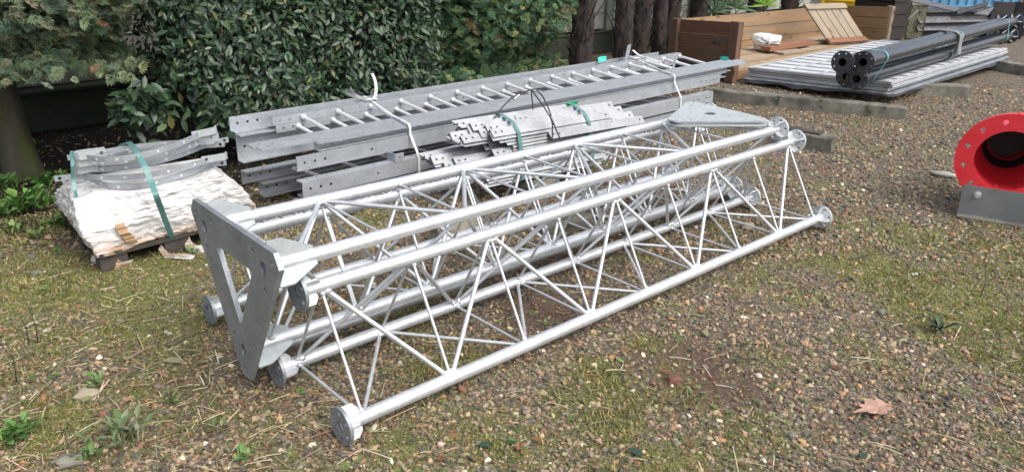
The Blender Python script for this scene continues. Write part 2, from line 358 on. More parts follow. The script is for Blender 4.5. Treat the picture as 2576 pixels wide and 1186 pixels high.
def tower(key, label, pattern, plate=False):
    pts = {k: (V(a), V(b)) for k, (a, b) in TW[key].items()}
    base = (pts['R'][0] + pts['L'][0]) / 2; base.z = 0
    root = thing('lattice_tower_section', label, 'tower section', base, 'galvanised lattice tower sections')
    cen = sum((p[0] for p in pts.values()), V((0, 0, 0))) / 3
    NS = 8
    for k, (p, q) in pts.items():
        d = (q - p).normalized(); b = MB()
        b.pipe(p + d * .008, q - d * .008, CHR, CHR - .004, 26); ch = b.obj('chord', 'zinc', root)
        if (key, k) in (('A', 'L'), ('C', 'T'), ('C', 'L')):      # solidified zinc drips along the underside
            b = MB(); r3 = random.Random(k); Q = d.cross(UP).normalized(); x = .15
            while x < 2.95:
                b.blob(p + d * x + (Q * .35 - UP * .93) * CHR * .97, r3.uniform(.006, .014), .004, r3.uniform(.003, .009), int(x * 999), .3, 6, 4); x += r3.uniform(.008, .03)
            b.obj('zinc_drips', 'zinc', ch)['kind'] = 'stuff'
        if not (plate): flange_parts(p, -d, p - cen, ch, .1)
        flange_parts(q, d, p - cen, ch, .35, 'zinc')
    def node(k, i):
        p, q = pts[k]; return p + (q - p) * ((.085 + (3.12 - .17) * i / NS) / 3.12)
    def brace(ka, ia, kb, ib, r):
        a, c = node(ka, ia), node(kb, ib); d = (c - a).normalized(); b = MB()
        g = (pts[kb][0] - pts[ka][0]).normalized()
        a2, c2 = a + d * (CHR * .75), c - d * (CHR * .75)
        b.tube(a2, c2, r, 10); b.blob(a2 + d * .008, r * 2.0, r * 2.0, r * 1.7, ia, .3, 7, 5); b.blob(c2 - d * .008, r * 2.0, r * 2.0, r * 1.7, ib + 9, .3, 7, 5)
        b.obj('brace', 'zinc', root)
    for (ka, kb, par, rd) in pattern:         # diagonals run from ka (stations of parity par) to kb
        for i in range(NS):
            if i % 2 == par: brace(ka, i, kb, i + 1, rd)
            else: brace(ka, i + 1, kb, i, rd)
        for i in range(NS + 1): brace(ka, i, kb, i, .0058)
    if plate:
        L, R, T = pts['L'][0], pts['R'][0], pts['T'][0]; d = (pts['L'][1] - L).normalized()
        u = (R - L).normalized(); c = (L + R + T) / 3; u = (u - d * u.dot(d)).normalized(); v = u.cross(d)
        if v.z < 0: v = -v
        out = [(-.312, .213), (.312, .213), (.343, .165), (.03, -.373), (-.03, -.373), (-.343, .165)]
        inn = [(-.142, .092), (.142, .092), (.008, -.155), (-.008, -.155)]
        H = [inn]; C3 = ((-.2285, .132), (.2285, .132), (0, -.264))
        for cx, cy in C3:
            H.append(circ(cx, cy, .021, 20, .025))
            for k in range(3):
                a = math.atan2(cy, cx) + (0 if cy > 0 else 0) + 2 * math.pi / 3 * k
                H.append(circ(cx + .075 * math.cos(a), cy + .075 * math.sin(a), .0115, 14))
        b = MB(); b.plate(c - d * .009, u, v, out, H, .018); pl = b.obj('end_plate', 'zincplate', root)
        for cx, cy in C3:
            o = c + u * cx + v * cy; b = MB(); b.pipe(o, o + d * .05, .021, .019, 18); b.obj('hole_lining', 'rim', pl)
            for k in range(3):
                a = math.atan2(cy, cx) + math.pi / 3 + 2 * math.pi / 3 * k
                q = u * math.cos(a) + v * math.sin(a); t = d.cross(q); b = MB()
                b.prism(o + d * .0005 + t * .004, d, q, [(0, CHR - .003), (.155, CHR - .003), (.155, CHR + .012), (.05, .088), (0, .088)], .008, -t); b.obj('gusset', 'zincpale', pl)
        # wire tie looped through the corner hole
    return root
PB = [('T', 'R', 0, .0088), ('R', 'L', 0, .0072), ('L', 'T', 0, .0082)]
tower('B', 'silvery three-sided lattice tower section lying nearest the camera, on the right of the row', PB)
tower('A', 'upside-down silvery lattice tower section with the big triangular end plate, nested between the other two', [('R', 'L', 0, .0085), ('T', 'R', 1, .0085), ('L', 'T', 1, .0085)], True)
tower('C', 'silvery lattice tower section lying farthest back, mostly hidden behind the end plate section', PB)
# wire ties that hold the row together
def wiretie(pts, label):
    b = MB(); b.sweep(spline(pts, 6), .0022, 6); tag(b.obj('wire_tie', 'wire', None, V(pts[0])), label, 'wire')
wiretie([at(698, 684, .55), at(703, 697, .53), at(713, 703, .52), at(722, 697, .52), at(735, 684, .51), at(742, 673, .51)], 'thin twisted wire tying the corner of the triangular end plate to the next tube')
wiretie([at(513, 548, .52), at(515, 553, .51), at(523, 553, .50), at(527, 548, .52)], 'short bent wire hooked through the left edge of the triangular end plate')
# three-cornered cover plates lying on top of the upside-down section
def cover_plate(dz, sh, rot, label):
    c3 = [at(1716, 259, .603), at(1682, 326, .603), at(1953, 318, .603)]
    c = sum(c3, V((0, 0, 0))) / 3; X = (c3[2] - c); X.z = 0; X.normalize()
    X = Matrix.Rotation(rot, 3, 'Z') @ X; Y = UP.cross(X); r = .30
    pts = []
    for k in range(3):
        a = 2 * math.pi / 3 * k
        for j in range(-5, 6): b_ = a + j / 5 * math.pi / 3; pts.append((.255 * math.cos(a) + .05 * math.cos(b_), .255 * math.sin(a) + .05 * math.sin(b_)))
    H = [circ(0, 0, .036, 20)]
    for k in range(3):
        a = 2 * math.pi / 3 * k
        for j in range(6):
            b_ = math.pi / 3 * j + a; H.append(circ(.225 * math.cos(a) + .05 * math.cos(b_), .225 * math.sin(a) + .05 * math.sin(b_), .0065, 8))
        for q in (.5, 0): H.append(circ(.105 * math.cos(a + q * 2.094), .105 * math.sin(a + q * 2.094), .0065, 8))
    c = c + sh + UP * dz; b = MB(); b.plate(c, X, Y, pts, H, .008); tag(b.obj('cover_plate', 'zincpale', None, c), label, 'plate', 'drilled triangular plates in a stack')
cover_plate(.028, V((0, 0, 0)), 0, 'pale drilled triangular plate with rounded corners, topmost of the stack on the tubes')
cover_plate(.017, V((.02, .012, 0)), .02, 'pale triangular plate in the middle of the stack on the tubes')
cover_plate(.006, V((.01, -.004, 0)), -.015, 'pale triangular plate at the bottom of the stack, resting on the tubes')
# ------------------------------------------------------------------ ladder stack
def stringer(mb, d0, d1, n, z0, h, fd, fw, top=True, bot=True, holes=(), t=.006):
    """steel profile along ED: web at n from z0 to z0+h, flanges towards fd * EN"""
    L = d1 - d0; H = []
    for x in holes:
        H.append(circ(x if x > 0 else L + x, h * .5, .0085, 10))
    mb.plate(E(d0, n, z0), ED, UP, rect(0, 0, L, h), H, t)
    for on, z in ((top, z0 + h - t / 2), (bot, z0 + t / 2)):
        if on: mb.plate(E(d0, n + fd * t / 2, z), ED, EN * fd, rect(0, .0004, L, fw), [circ(x if x > 0 else L + x, fw * .62, .008, 8) for x in holes], t)
HO = (.05, .115, .18, .5, 1.5, 2.6, -.3, -.22, -.10, -.05)
def ladder(label, d0, d1, nR, zR, hR, nL, zL, hL, frd, fld, fw, rung0, step, nr, rz=(.5, .5), rt=(True, True), lt=(True, True), rr=.012, dl=0):
    root = thing('ladder_section', label, 'ladder', E(d0, (nR + nL) / 2, zR), 'galvanised ladder sections in a stack')
    b = MB(); stringer(b, d0, d1, nR, zR, hR, frd, fw, *rt, HO); b.obj('side_rail', 'zincdull', root)
    b = MB(); stringer(b, d0 + dl, d1 - .04, nL, zL, hL, fld, fw, *lt, HO); b.obj('side_rail', 'zincdull', root)
    for i in range(nr):
        x = rung0 + step * i; p, q = E(x, nL - .004, zL + hL * rz[1]), E(x, nR + .004, zR + hR * rz[0])
        b = MB(); b.tube(p, q, rr, 12); b.blob(p - EN * .006, .018, .018, .018, i, .2, 8, 5); b.obj('rung', 'zincrung', root)
    return root
ladder('lowest galvanised ladder of the stack, lying on timber blocks', 2.04, 6.02, 3.83, .045, .085, 4.30, .045, .085, 1, -1, .06, 2.3, .3, 12)
l1 = ladder('second galvanised ladder from the bottom, with drilled channel rails', 2.06, 6.12, 3.81, .15, .09, 4.30, .135, .085, 1, -1, .062, 2.28, .27, 14, (.5, .5), (True, True), (True, False), .011, -.12)
for x, n in ((2.72, 3.83), (4.7, 3.84)):
    b = MB(); b.plate(E(x, n - .024, .235), ED, UP, rect(-.03, 0, .03, .055), [circ(0, .03, .008, 8)], .006); b.plate(E(x - .033, n - .027, .24), EN, UP, rect(0, 0, .09, .05), [], .006); b.obj('lug', 'zincdull', l1)
l2 = ladder('third galvanised ladder from the bottom, with one deep channel rail and one angle rail', 2.08, 6.33, 3.89, .28, .085, 4.50, .215, .17, 1, -1, .062, 2.45, .5, 8, (.35, .5), (False, True), (True, True), .010, -.06)
b = MB(); stringer(b, 2.02, 6.30, 4.565, .388, .088, -1, .062, False, True, HO)
tag(b.obj('steel_angle', 'zincdull', None, E(2.02, 4.565, .388)), 'long drilled galvanised angle at the very back of the ladder stack, beside the hedge', 'steel angle')
l3 = ladder('upper lower-set ladder of the nested pair, its rungs showing below the topmost rungs', 2.25, 6.45, 3.95, .318, .045, 4.43, .366, .048, -1, 1, .045, 2.40, .25, 17, (.5, .5), (True, True), (True, False))
l3['label'] = 'galvanised ladder nested just under the topmost one, its rungs showing as the lower row'
l4 = ladder('topmost galvanised ladder of the stack, with a standing tab on each rail', 2.23, 6.52, 3.95, .367, .045, 4.43, .416, .050, -1, 1, .046, 2.44, .25, 17, (.55, .5), (True, True), (True, False))
for px, py, z, n, wd, hh in ((1575, 151, .466, None, .085, .135), (1690, 186, .42, None, .05, .13)):
    p = at(px, py, z); b = MB(); b.plate(p, ED * .94 + EN * .34, UP + ED * .22, rect(-wd / 2, 0, wd / 2, hh), [circ(-wd * .12, hh * .72, .010, 10)], .006); b.obj('standing_tab', 'zincdull', l4)
for k, (n, d0, d1, lab) in enumerate(((4.062, 1.90, 6.75, 'flat steel bar lying nearest the rungs on the ladder stack'), (3.995, 1.92, 6.84, 'middle one of the flat steel bars lying side by side on the ladder stack'), (3.935, 2.24, 6.80, 'flat steel bar lying against the near rail on top of the ladder stack'))):
    zc = .392 + (n - 3.95) * .102 + .016 + .0035 * k; b = MB(); Yt = (EN + UP * .1).normalized()
    b.plate(E(d0, n, zc), ED, Yt, rect(0, -.041, d1 - d0, .041), [circ(x, .012 * (-1) ** i, .008, 8) for i, x in enumerate((.06, .13, .9, 1.0, 1.9, 2.0, 3.1, 4.2))], .006)
    tag(b.obj('flat_bar', 'zincdull', None, E(d0, n, zc)), lab, 'steel bar', 'flat bars on the ladder stack')
# packing straps round the stack
def strap_stack(d, skew, tails, label):
    P = [(4.585, .05), (4.585, .476), (4.56, .482), (4.43, .472), (4.12, .440), (4.0, .438), (3.893, .434), (3.882, .41), (3.880, .37), (3.80, .248), (3.798, .04)]
    Q = []
    for a, c in zip(P, P[1:]):
        for i in range(4): Q.append((a[0] + (c[0] - a[0]) * i / 4, a[1] + (c[1] - a[1]) * i / 4))
    Q.append(P[-1])
    root = thing('packing_strap', label, 'strap', E(d, 4.2, 0), 'white packing straps round the ladder stack')
    b = MB(); b.ribbon([E(d + (q[0] - 3.89) * skew if q[0] > 3.89 else d, q[0], q[1]) for q in Q], ED, .017); b.obj('band', 'strapw', root)
    for i, tl in enumerate(tails):
        b = MB(); b.ribbon(spline(tl, 6), CR * .95 + EN * .1 if i == 0 else UP * .8 + CR * .25, .021, .0015); b.obj('loose_tail', 'strapw', root)
    kn = V(tails[0][0]); kn = E(d + .55 * skew, 4.44, .476); b = MB(); b.sweep([kn + ED * .05 - UP * .004, kn + EN * .02 + UP * .008, kn - ED * .05, kn - EN * .02 + UP * .012, kn + ED * .045], .005, 8); b.obj('knot', 'strapw', root)
strap_stack(2.86, .18, [[at(938, 251, .475), at(944, 240, .50), at(946, 221, .53), at(943, 202, .56), at(936, 185, .585)], [at(936, 251, .478), at(912, 247, .48), at(892, 238, .495), at(881, 222, .515)], [at(936, 252, .478), at(905, 245, .475), at(880, 238, .48), at(868, 231, .485)]], 'white packing strap with long curling tails, round the near part of the ladder stack')
strap_stack(5.62, .35, [[at(1625, 144, .475), at(1612, 141, .485), at(1600, 134, .505), at(1592, 126, .53)], [at(1625, 144, .475), at(1645, 152, .45), at(1662, 155, .435), at(1672, 147, .45)]], 'white packing strap with short frayed tails, round the far part of the ladder stack')
def tagp(px, py, z, a, mat, label, s=(.05, .03)):
    p = at(px, py, z); b = MB(); X = V((math.cos(a), math.sin(a), .15)).normalized(); Y = V((-.3, .2, .9)).normalized()
    vs = [p + X * x * s[0] + Y * y * s[1] + X.cross(Y) * zz * .01 for x, y, zz in ((-.5, 0, 0), (.5, .1, .3), (.6, .9, 1), (0, 1.1, .4), (-.4, 1, -.4))]
    b.add(vs + [v + X.cross(Y) * .001 for v in vs], [(0, 1, 2, 3, 4), (9, 8, 7, 6, 5)] + [(i, i + 5, (i + 1) % 5 + 5, (i + 1) % 5) for i in range(5)])
    tag(b.obj('label_tag', mat, None, p), label, 'tag')
tagp(1515, 156, .475, .5, 'tag', 'small blank turquoise tag stuck on the back rail of the ladder stack', (.08, .045))
tagp(1822, 153, .42, -.7, 'tag', 'small blank turquoise tag at the far tip of the flat bars', (.09, .04))
tagp(1436, 266, .47, .3, 'taggreen', 'crumpled dark green tag on top of the bundle of angle bars', (.09, .025))
for d in (2.3, 4.0, 5.7):
    b = MB(); b.beam(E(d, 3.74, .022), E(d, 4.56, .022), .09, .044, UP, .005); tag(b.obj('timber_block', 'pallet', None, E(d, 4.1, 0)), {2.3: 'dark timber bearer under the near end of the ladder stack', 4.0: 'dark timber bearer under the middle of the ladder stack', 5.7: 'dark timber bearer under the far end of the ladder stack'}[d], 'bearer')
# ------------------------------------------------------------------ bundle of angle bars
BA = math.radians(53.0); BX = V((math.sin(BA), math.cos(BA), 0)); BY = V((-math.cos(BA), math.sin(BA), 0))
BO = at(1225, 325, .445)                                   # ridge of the near right column
def bar_mesh(L, cut):
    b = MB(); s = .0425; t = .0065
    poly = [(-s, -s), (-s + t * 1.41, -s), (0, -t * 1.41), (s - t * 1.41, -s), (s, -s), (0, 0)]
    vs = [V((0 if not cut else (.05 if abs(y) > .02 else 0), y, z)) for y, z in poly] + [V((L, y, z)) for y, z in poly]; n = 6
    b.add(vs, [(0, 1, 2, 5), (2, 3, 4, 5), (6, 11, 8, 7), (8, 11, 10, 9)] + [(i, i + n, (i + 1) % n + n, (i + 1) % n) for i in range(n)])
    for sd in (1, -1):
        for x in (.03, .075, L - .035):
            p = V((x, sd * .02, -.02)); nn = V((0, sd, 1)).normalized(); b.tube(p - nn * .002, p + nn * .0008, .0075, 8)
    me = b.mesh('angle_bar', 'zincbar'); me.materials.append(MT['black'])
    for p in me.polygons:
        if len(p.vertices) == 8 or (p.vertices[0] >= 12): p.material_index = 1
    return me
BM = [bar_mesh(L, c) for L, c in ((.96, 0), (.90, 1), (1.02, 0), (.82, 0))]
nb = 0
def bar(x, y, z, k, roll, label=None):
    global nb
    o = bpy.data.objects.new('angle_bar', BM[k]); COL.objects.link(o)
    M = Matrix((BX, BY, UP)).transposed() @ Matrix.Rotation(roll, 3, 'X') @ Matrix.Rotation(random.uniform(-.006, .006), 3, 'Z')
    m4 = M.to_4x4(); m4.translation = BO + BX * x + BY * y + UP * z; o.matrix_world = m4
    tag(o, label or 'short drilled galvanised angle bar, one of many nested in the strapped bundle', 'angle bar', 'angle bars in the strapped bundle'); nb += 1
rb = random.Random(4)
for i in range(15):          # near right column, nested ridges
    bar(.02 + rb.uniform(-.02, .05) - (.12 if i > 9 else 0) + (.10 if i in (3, 4, 5) else 0), -.004 * i + rb.uniform(-.004, .004), -.0205 * i, rb.choice((0, 0, 2)) if i > 2 else 0, rb.uniform(-.03, .03))
for c, (y0, z0, n) in enumerate(((.055, .014, 9), (.112, .026, 8), (.168, .036, 8))):
    for i in range(n):
        off = rb.uniform(-.05, .03) - (.16 if i in (2, 3) and c < 2 else 0) - (.24 if i >= 6 else 0)
        bar(-.05 * c + off, y0 + rb.uniform(-.006, .006), z0 - .034 * i * .62 - (.04 if i > 5 else 0), rb.choice((0, 1, 2, 3)), rb.uniform(-.12, .12) if i > 1 else 0)
for i in range(4): bar(.28 + .05 * i, .10 - .05 * i, .03 - .03 * i, 3, rb.uniform(-.2, .2))
def strap_bundle(x, label):
    prof = [(.235, -.30), (.222, -.08), (.205, .0), (.168, .040), (.11, .032), (.055, .020), (.002, .006), (-.046, -.042), (-.064, -.10), (-.09, -.20), (-.113, -.322), (-.09, -.335)]
    Q = [BO + BX * x + BY * (y + .004 * (1 if y > .1 else -1 if y < -.02 else 0)) + UP * (z + .005) for y, z in prof]; b = MB(); b.ribbon(Q, BX, .026, .002)
    tag(b.obj('strap', 'strapg', None, Q[3]), label, 'strap', 'green straps round the angle bars')
strap_bundle(.20, 'dull green strap round the near end of the bundle of angle bars')
strap_bundle(.77, 'dull green strap round the far end of the bundle of angle bars')
def stone(c, sx, sy, sz, rot, label, mat='stone', name='stone_block', cat='stone', seed=1, rnd=.55):
    c = V(c); R = Matrix.Rotation(rot, 3, 'Z'); n = 7; vs = []; fs = []; idx = {}; b = MB()
    def pt(u, v, w_):
        p = V((u, v, w_)); q = p.normalized(); p = p * (1 - rnd) + q * rnd * 1.12
        k = 1 + .42 * (vnoise(q.x * 1.6 + seed * 3.1, q.y * 1.6 + q.z * 1.9, 1.0) - .5) + .16 * (vnoise(q.x * 4 + seed, q.y * 4 + q.z * 5, 1.0) - .5); p *= k
        return c + R @ V((p.x * sx / 2, p.y * sy / 2, max(-.25, p.z + .62) * sz / 1.7))
    def vid(i, j, k):
        if (i, j, k) not in idx: idx[(i, j, k)] = len(vs); vs.append(pt(i / n * 2 - 1, j / n * 2 - 1, k / n * 2 - 1))
        return idx[(i, j, k)]
    for a in range(n):
        for d in range(n):
            for s in (0, n):
                q = [(s, a, d), (s, a + 1, d), (s, a + 1, d + 1), (s, a, d + 1)]; q = q if s else q[::-1]
                for f in (q, [(t[2], t[0], t[1]) for t in q], [(t[1], t[2], t[0]) for t in q]): fs.append([vid(*t) for t in f])
    b.add(vs, fs, True); return tag(b.obj(name, mat, None, c), label, cat)
stone(at(1150, 598), .30, .16, .105, .5, 'flat ochre stone propping up the near end of the bundle of angle bars', seed=3, rnd=.2)
stone(at(1420, 575), .34, .13, .085, .35, 'mossy ochre stone between the tubes of the farthest tower section', 'concrete', seed=5, rnd=.2)
stone(at(1340, 482), .22, .3, .10, .75, 'grey stone under the middle of the bundle of angle bars', 'concrete', seed=8, rnd=.2)
# cable sling on the bundle
def cable(pts, root, r=.0045):
    b = MB(); b.sweep(spline(pts, 7), r, 7); b.obj('cable', 'cable', root)
top = at(1336, 226, .615)
root = thing('cable_sling', 'black wire rope sling arching over the bundle of angle bars', 'sling', top)
cable([at(1241, 300, .462), at(1262, 272, .52), at(1290, 245, .575), top, at(1352, 228, .61), at(1372, 256, .56), at(1388, 300, .47), at(1389, 330, .42), at(1389, 352, .39)], root)
cable([top, at(1338, 250, .56), at(1341, 276, .50)], root)
cable([top, at(1360, 258, .56), at(1387, 300, .475), at(1402, 335, .42), at(1413, 358, .39)], root)
for a, c in (((1292, 250, .568), (1306, 239, .59)), ((1386, 295, .48), (1390, 310, .455))):
    b = MB(); b.tube(at(*a), at(*c), .0085, 10); b.obj('ferrule', 'zincdull', root)
# ------------------------------------------------------------------ wrapped load on a pallet
def wrap_mat():
    m, t, b = nodes('white_wrap'); co = coords(t)
    n1 = noise(t, coords(t, (2.2, 2.2, 26)), 1.3, 4, .5, 1.6); n2 = noise(t, co, 5, 5)
    c = ramp(t, n1, [(.25, (.40, .38, .36)), (.46, (.62, .61, .59))])
    g = N(t, 'ShaderNodeNewGeometry'); s = N(t, 'ShaderNodeSeparateXYZ'); t.links.new(g.outputs['Position'], s.inputs[0])
    ad = N(t, 'ShaderNodeMath', operation='MULTIPLY_ADD'); ad.inputs[1].default_value = .16; t.links.new(noise(t, co, 7, 4), ad.inputs[0]); t.links.new(s.outputs['Z'], ad.inputs[2])
    low = ramp(t, ad.outputs[0], [(.17, .95), (.28, 0)])                      # rain-splashed soil along the bottom edge
    st = N(t, 'ShaderNodeMath', operation='MULTIPLY'); t.links.new(low, st.inputs[0]); t.links.new(ramp(t, n1, [(.4, 0), (.58, 1)]), st.inputs[1])
    c = mix(t, st.outputs[0], c, (.33, .18, .08))
    c = mix(t, ramp(t, noise(t, coords(t, (2, 2, 22)), 2.2, 6, .7, 1), [(.64, 0), (.74, .5)]), c, (.36, .29, .20))
    t.links.new(c, b.inputs['Base Color']); b.inputs['Roughness'].default_value = .36
    cr = noise(t, coords(t, (7, 7, 11)), 1.3, 3, .5, 2.5); am = N(t, 'ShaderNodeMath', operation='ADD'); t.links.new(n1, am.inputs[0]); t.links.new(cr, am.inputs[1])
    bump(t, b, am.outputs[0], .6, .03); return m
MT['wrap'] = wrap_mat()
MT['tape'] = surf('brown_tape', (.20, .11, .045), (.34, .21, .10), 9, 0, .4, None, .4, 40, (1, 1, 8))
def load():
    n = 56; b = MB(); vs = []; idx = {}; fs = []
    bot = [at(246, 640, .095), at(652, 536, .095), None, at(154, 522, .095)]
    bot[2] = bot[1] + (bot[3] - bot[0]); top = [at(190, 503, .335), at(560, 440, .36), None, at(163, 452, .335)]
    top[2] = top[1] + (top[3] - top[0])
    def pt(u, v, w_):     # unit cube, w up
        B = (bot[0] * (1 - u) + bot[1] * u) * (1 - v) + (bot[3] * (1 - u) + bot[2] * u) * v
        T = (top[0] * (1 - u) + top[1] * u) * (1 - v) + (top[3] * (1 - u) + top[2] * u) * v
        p = B * (1 - w_) + T * w_; c = (bot[0] + bot[2]) / 2; o = (p - c); o.z = 0; o.normalize()
        side = min(u, 1 - u, v, 1 - v); wall = max(0, 1 - side * 8)
        a = math.atan2(o.y, o.x); k = math.sin(math.pi * min(1, w_ * 1.02)) * .032
        k += (fbm(a * 5, w_ * 1.2, 1.0) - .5) * .05 + (vnoise(a * 1.6 + 3, w_ * 19 + vnoise(a * 4, w_ * 3, 1) * 9, 1.0) - .5) * .013 + (abs(vnoise(a * 9 + w_ * 6, w_ * 7 - a * 2, 1.3) - .5)) * .030 + (vnoise(a * 15, w_ * 12, 1.3) - .5) * .010
        p += o * k * wall
        p.z += (1 - wall) * (fbm(p.x * 5, p.y * 5, 1) - .5) * .05 * (w_ > .5) + (fbm(a * 3 + 9, 1, 1.3) - .5) * .05 * (1 - w_) * wall
        return p
    def vid(i, j, k):
        if (i, j, k) not in idx: idx[(i, j, k)] = len(vs); vs.append(pt(i / n, j / n, k / 30))
        return idx[(i, j, k)]
    for i in range(n):
        for k in range(30):
            fs += [[vid(*q) for q in ((i, 0, k), (i + 1, 0, k), (i + 1, 0, k + 1), (i, 0, k + 1))], [vid(*q) for q in ((i, n, k), (i, n, k + 1), (i + 1, n, k + 1), (i + 1, n, k))],
                   [vid(*q) for q in ((0, i, k), (0, i, k + 1), (0, i + 1, k + 1), (0, i + 1, k))], [vid(*q) for q in ((n, i, k), (n, i + 1, k), (n, i + 1, k + 1), (n, i, k + 1))]]
        for j in range(n): fs += [[vid(*q) for q in ((i, j, 30), (i + 1, j, 30), (i + 1, j + 1, 30), (i, j + 1, 30))], [vid(*q) for q in ((i, j, 0), (i, j + 1, 0), (i + 1, j + 1, 0), (i + 1, j, 0))]]
    b.add(vs, fs, True); root = thing('wrapped_load', 'load wrapped in wrinkled white plastic, soiled brown along its lower edge, under the steel clamps', 'wrapped load', bot[0] * .5 + bot[2] * .5)
    o = b.obj('wrapping', 'wrap', root)
    # brown tape down the front
    b = MB(); f = lambda u, w_: pt(u, 0, w_) - (bot[3] - bot[0]).normalized() * .02
    b.ribbon([f(.215, .10 + .02 * i) for i in range(23)], (bot[1] - bot[0]), .045, .002); b.obj('tape', 'tape', root)
    for k, (pl, w_) in enumerate((([(402, 620, .05), (410, 632, .03), (425, 643, .012), (455, 643, .02), (487, 648, .006)], .03), ([(470, 605, .06), (478, 620, .03), (497, 628, .008), (520, 630, .006)], .05), ([(283, 655, .04), (300, 668, .015), (330, 662, .006)], .05), ([(245, 620, .05), (236, 640, .03), (250, 656, .008), (270, 662, .006)], .06))):
        b = MB(); b.ribbon(spline([at(*q) for q in pl], 5), V((.5, .3, .8)), w_, .001); b.obj('torn_film', 'wrap', root)
    b = MB()
    for u in (.08, .45, .85):
        for v in (.06, .5, .94):
            p = bot[0] + (bot[1] - bot[0]) * u + (bot[3] - bot[0]) * v; b.box((p.x, p.y, .036), bot[1] - bot[0], bot[3] - bot[0], UP, .13, .1, .072)
    for v in (.05, .35, .65, .95):
        p = bot[0] + (bot[3] - bot[0]) * v; q = p + (bot[1] - bot[0]); p.z = q.z = .0835; b.beam(p, q, .1, .022)
    tag(b.obj('pallet', 'pallet', None, bot[0] * .5 + bot[2] * .5), 'dark wooden pallet under the white wrapped load', 'pallet')
    return pt
LP = load()
# mast clamp segments: shallow drilled arcs whose ends are hooked back into bolting ears
CU = (at(527, 380, .4) - at(200, 420, .4)); CU.z = 0; CU.normalize(); CV = UP.cross(CU)
def clamp(pl, pm, pr, sgn, hl, hr, label):
    """arc through three surveyed points (lower edge); sgn -1 bulges to the yard side, hl / hr = hooked ends"""
    A, M, B_ = at(*pl), at(*pm), at(*pr); X = (B_ - A).normalized(); n = 40
    f = [];
    for i in range(n + 1):
        t = i / n; l0, l1, l2 = (t - 1) * (t - .5) * 2, -4 * t * (t - 1), t * (2 * t - 1); f.append(A * l0 + M * l1 + B_ * l2)
    Yn = UP.cross(X).normalized() * sgn; W = (UP - X * X.z).normalized(); H = .028
    def ear(P, s):      # s = direction along X pointing outwards
        return [P + X * s * .012 + Yn * .004, P + X * s * .024 + Yn * .016, P + X * s * .026 + Yn * .032, P + X * s * .014 + Yn * .046, P - X * s * .02 + Yn * .050, P - X * s * .105 + Yn * .054]
    L = ear(f[0], -1)[::-1] if hl else [f[0] - X * .115 + Yn * .004, f[0] - X * .02 + Yn * .002]
    Rr = ear(f[-1], 1) if hr else [f[-1] + X * .02 + Yn * .002, f[-1] + X * .10 + Yn * .004]
    path = [p + W * H / 2 for p in (L[-3:] if hl else L) + f[1:-1] + (Rr[:3] if hr else Rr)]
    root = thing('clamp_segment', label, 'clamp', M, 'curved steel clamp segments stacked on the wrapped load')
    b = MB(); b.ribbon(path, W, H, .0055); band = b.obj('band', 'zincdull', root); ends = [(path[0], path[1] - path[0])] * (not hl) + [(path[-1], path[-2] - path[-1])] * (not hr)
    for on, E_ in ((hl, L), (hr, Rr[::-1])):
        if on:
            q = [p + W * (.003 + .017) for p in E_[:-1]]; b = MB(); b.ribbon(q, W, .036, .006); b.obj('ear', 'zincpale', root); ends.append((q[0], q[1] - q[0]))  # ears paler than the band: light on their upturned faces, put into colour
    for P, d in ends:
        c = P + d.normalized() * .022; nn = W.cross(d).normalized(); b = MB(); b.tube(c - nn * .0034, c + nn * .0034, .0085, 12); b.obj('bolt_hole', 'black', band)
    for i in (7, 14, 26, 33):
        c = f[i] + W * H / 2; nn = W.cross(f[i + 1] - f[i]).normalized(); b = MB(); b.tube(c - nn * .0034, c + nn * .0034, .0075, 12); b.obj('bolt_hole', 'rim', band)
clamp((222, 452, .352), (345, 474, .352), (520, 420, .362), -1, 0, 0, 'lowest curved clamp segment, lying flat on the front of the white wrapping')
clamp((205, 447, .395), (369, 447, .395), (555, 398, .405), -1, 0, 1, 'second curved clamp segment from the bottom, its plain left end reaching farthest left')
clamp((201, 432, .425), (369, 419, .430), (528, 366, .46), -1, 1, 0, 'third curved clamp segment from the bottom, with a hooked left ear')
clamp((203, 414, .468), (369, 404, .472), (533, 352, .50), -1, 1, 1, 'fourth curved clamp segment from the bottom, hooked at both ends')
clamp((205, 397, .505), (345, 400, .51), (528, 334, .545), -1, 1, 1, 'front curved clamp segment lying uppermost, hooked at both ends')
clamp((235, 398, .455), (369, 384, .455), (515, 373, .465), 1, 0, 0, 'lower one of the two clamp segments bulging towards the hedge')
clamp((205, 402, .475), (369, 373, .49), (527, 364, .50), 1, 1, 1, 'upper one of the two clamp segments bulging towards the hedge')
def gstrap(pl, wd, label):
    b = MB(); b.ribbon(spline([at(*q) for q in pl], 5), CU * .95 + CV * .2, wd, .0022); tag(b.obj('strap', 'strapg', None, at(*pl[0])), label, 'strap')
gstrap([(300, 368, .50), (320, 358, .53), (338, 373, .545), (360, 410, .50), (378, 452, .43), (392, 490, .375), (405, 525, .285), (420, 565, .18), (432, 594, .10), (436, 606, .06)], .028, 'wide green strap running down the front of the white load over the clamps')
gstrap([(180, 380, .53), (182, 410, .50), (184, 450, .42), (190, 485, .36), (200, 525, .27), (215, 565, .17), (232, 600, .10), (240, 620, .06)], .016, 'narrow green strap at the left corner of the white load')
b = MB(); b.sweep(spline([at(242, 387, .545), at(320, 377, .53), at(400, 366, .55), at(462, 350, .58), at(505, 343, .59)], 6), .0018, 6); tag(b.obj('tie_wire', 'wire', None, at(242, 387, .54)), 'thin straight wire strung across the top of the clamps', 'wire')
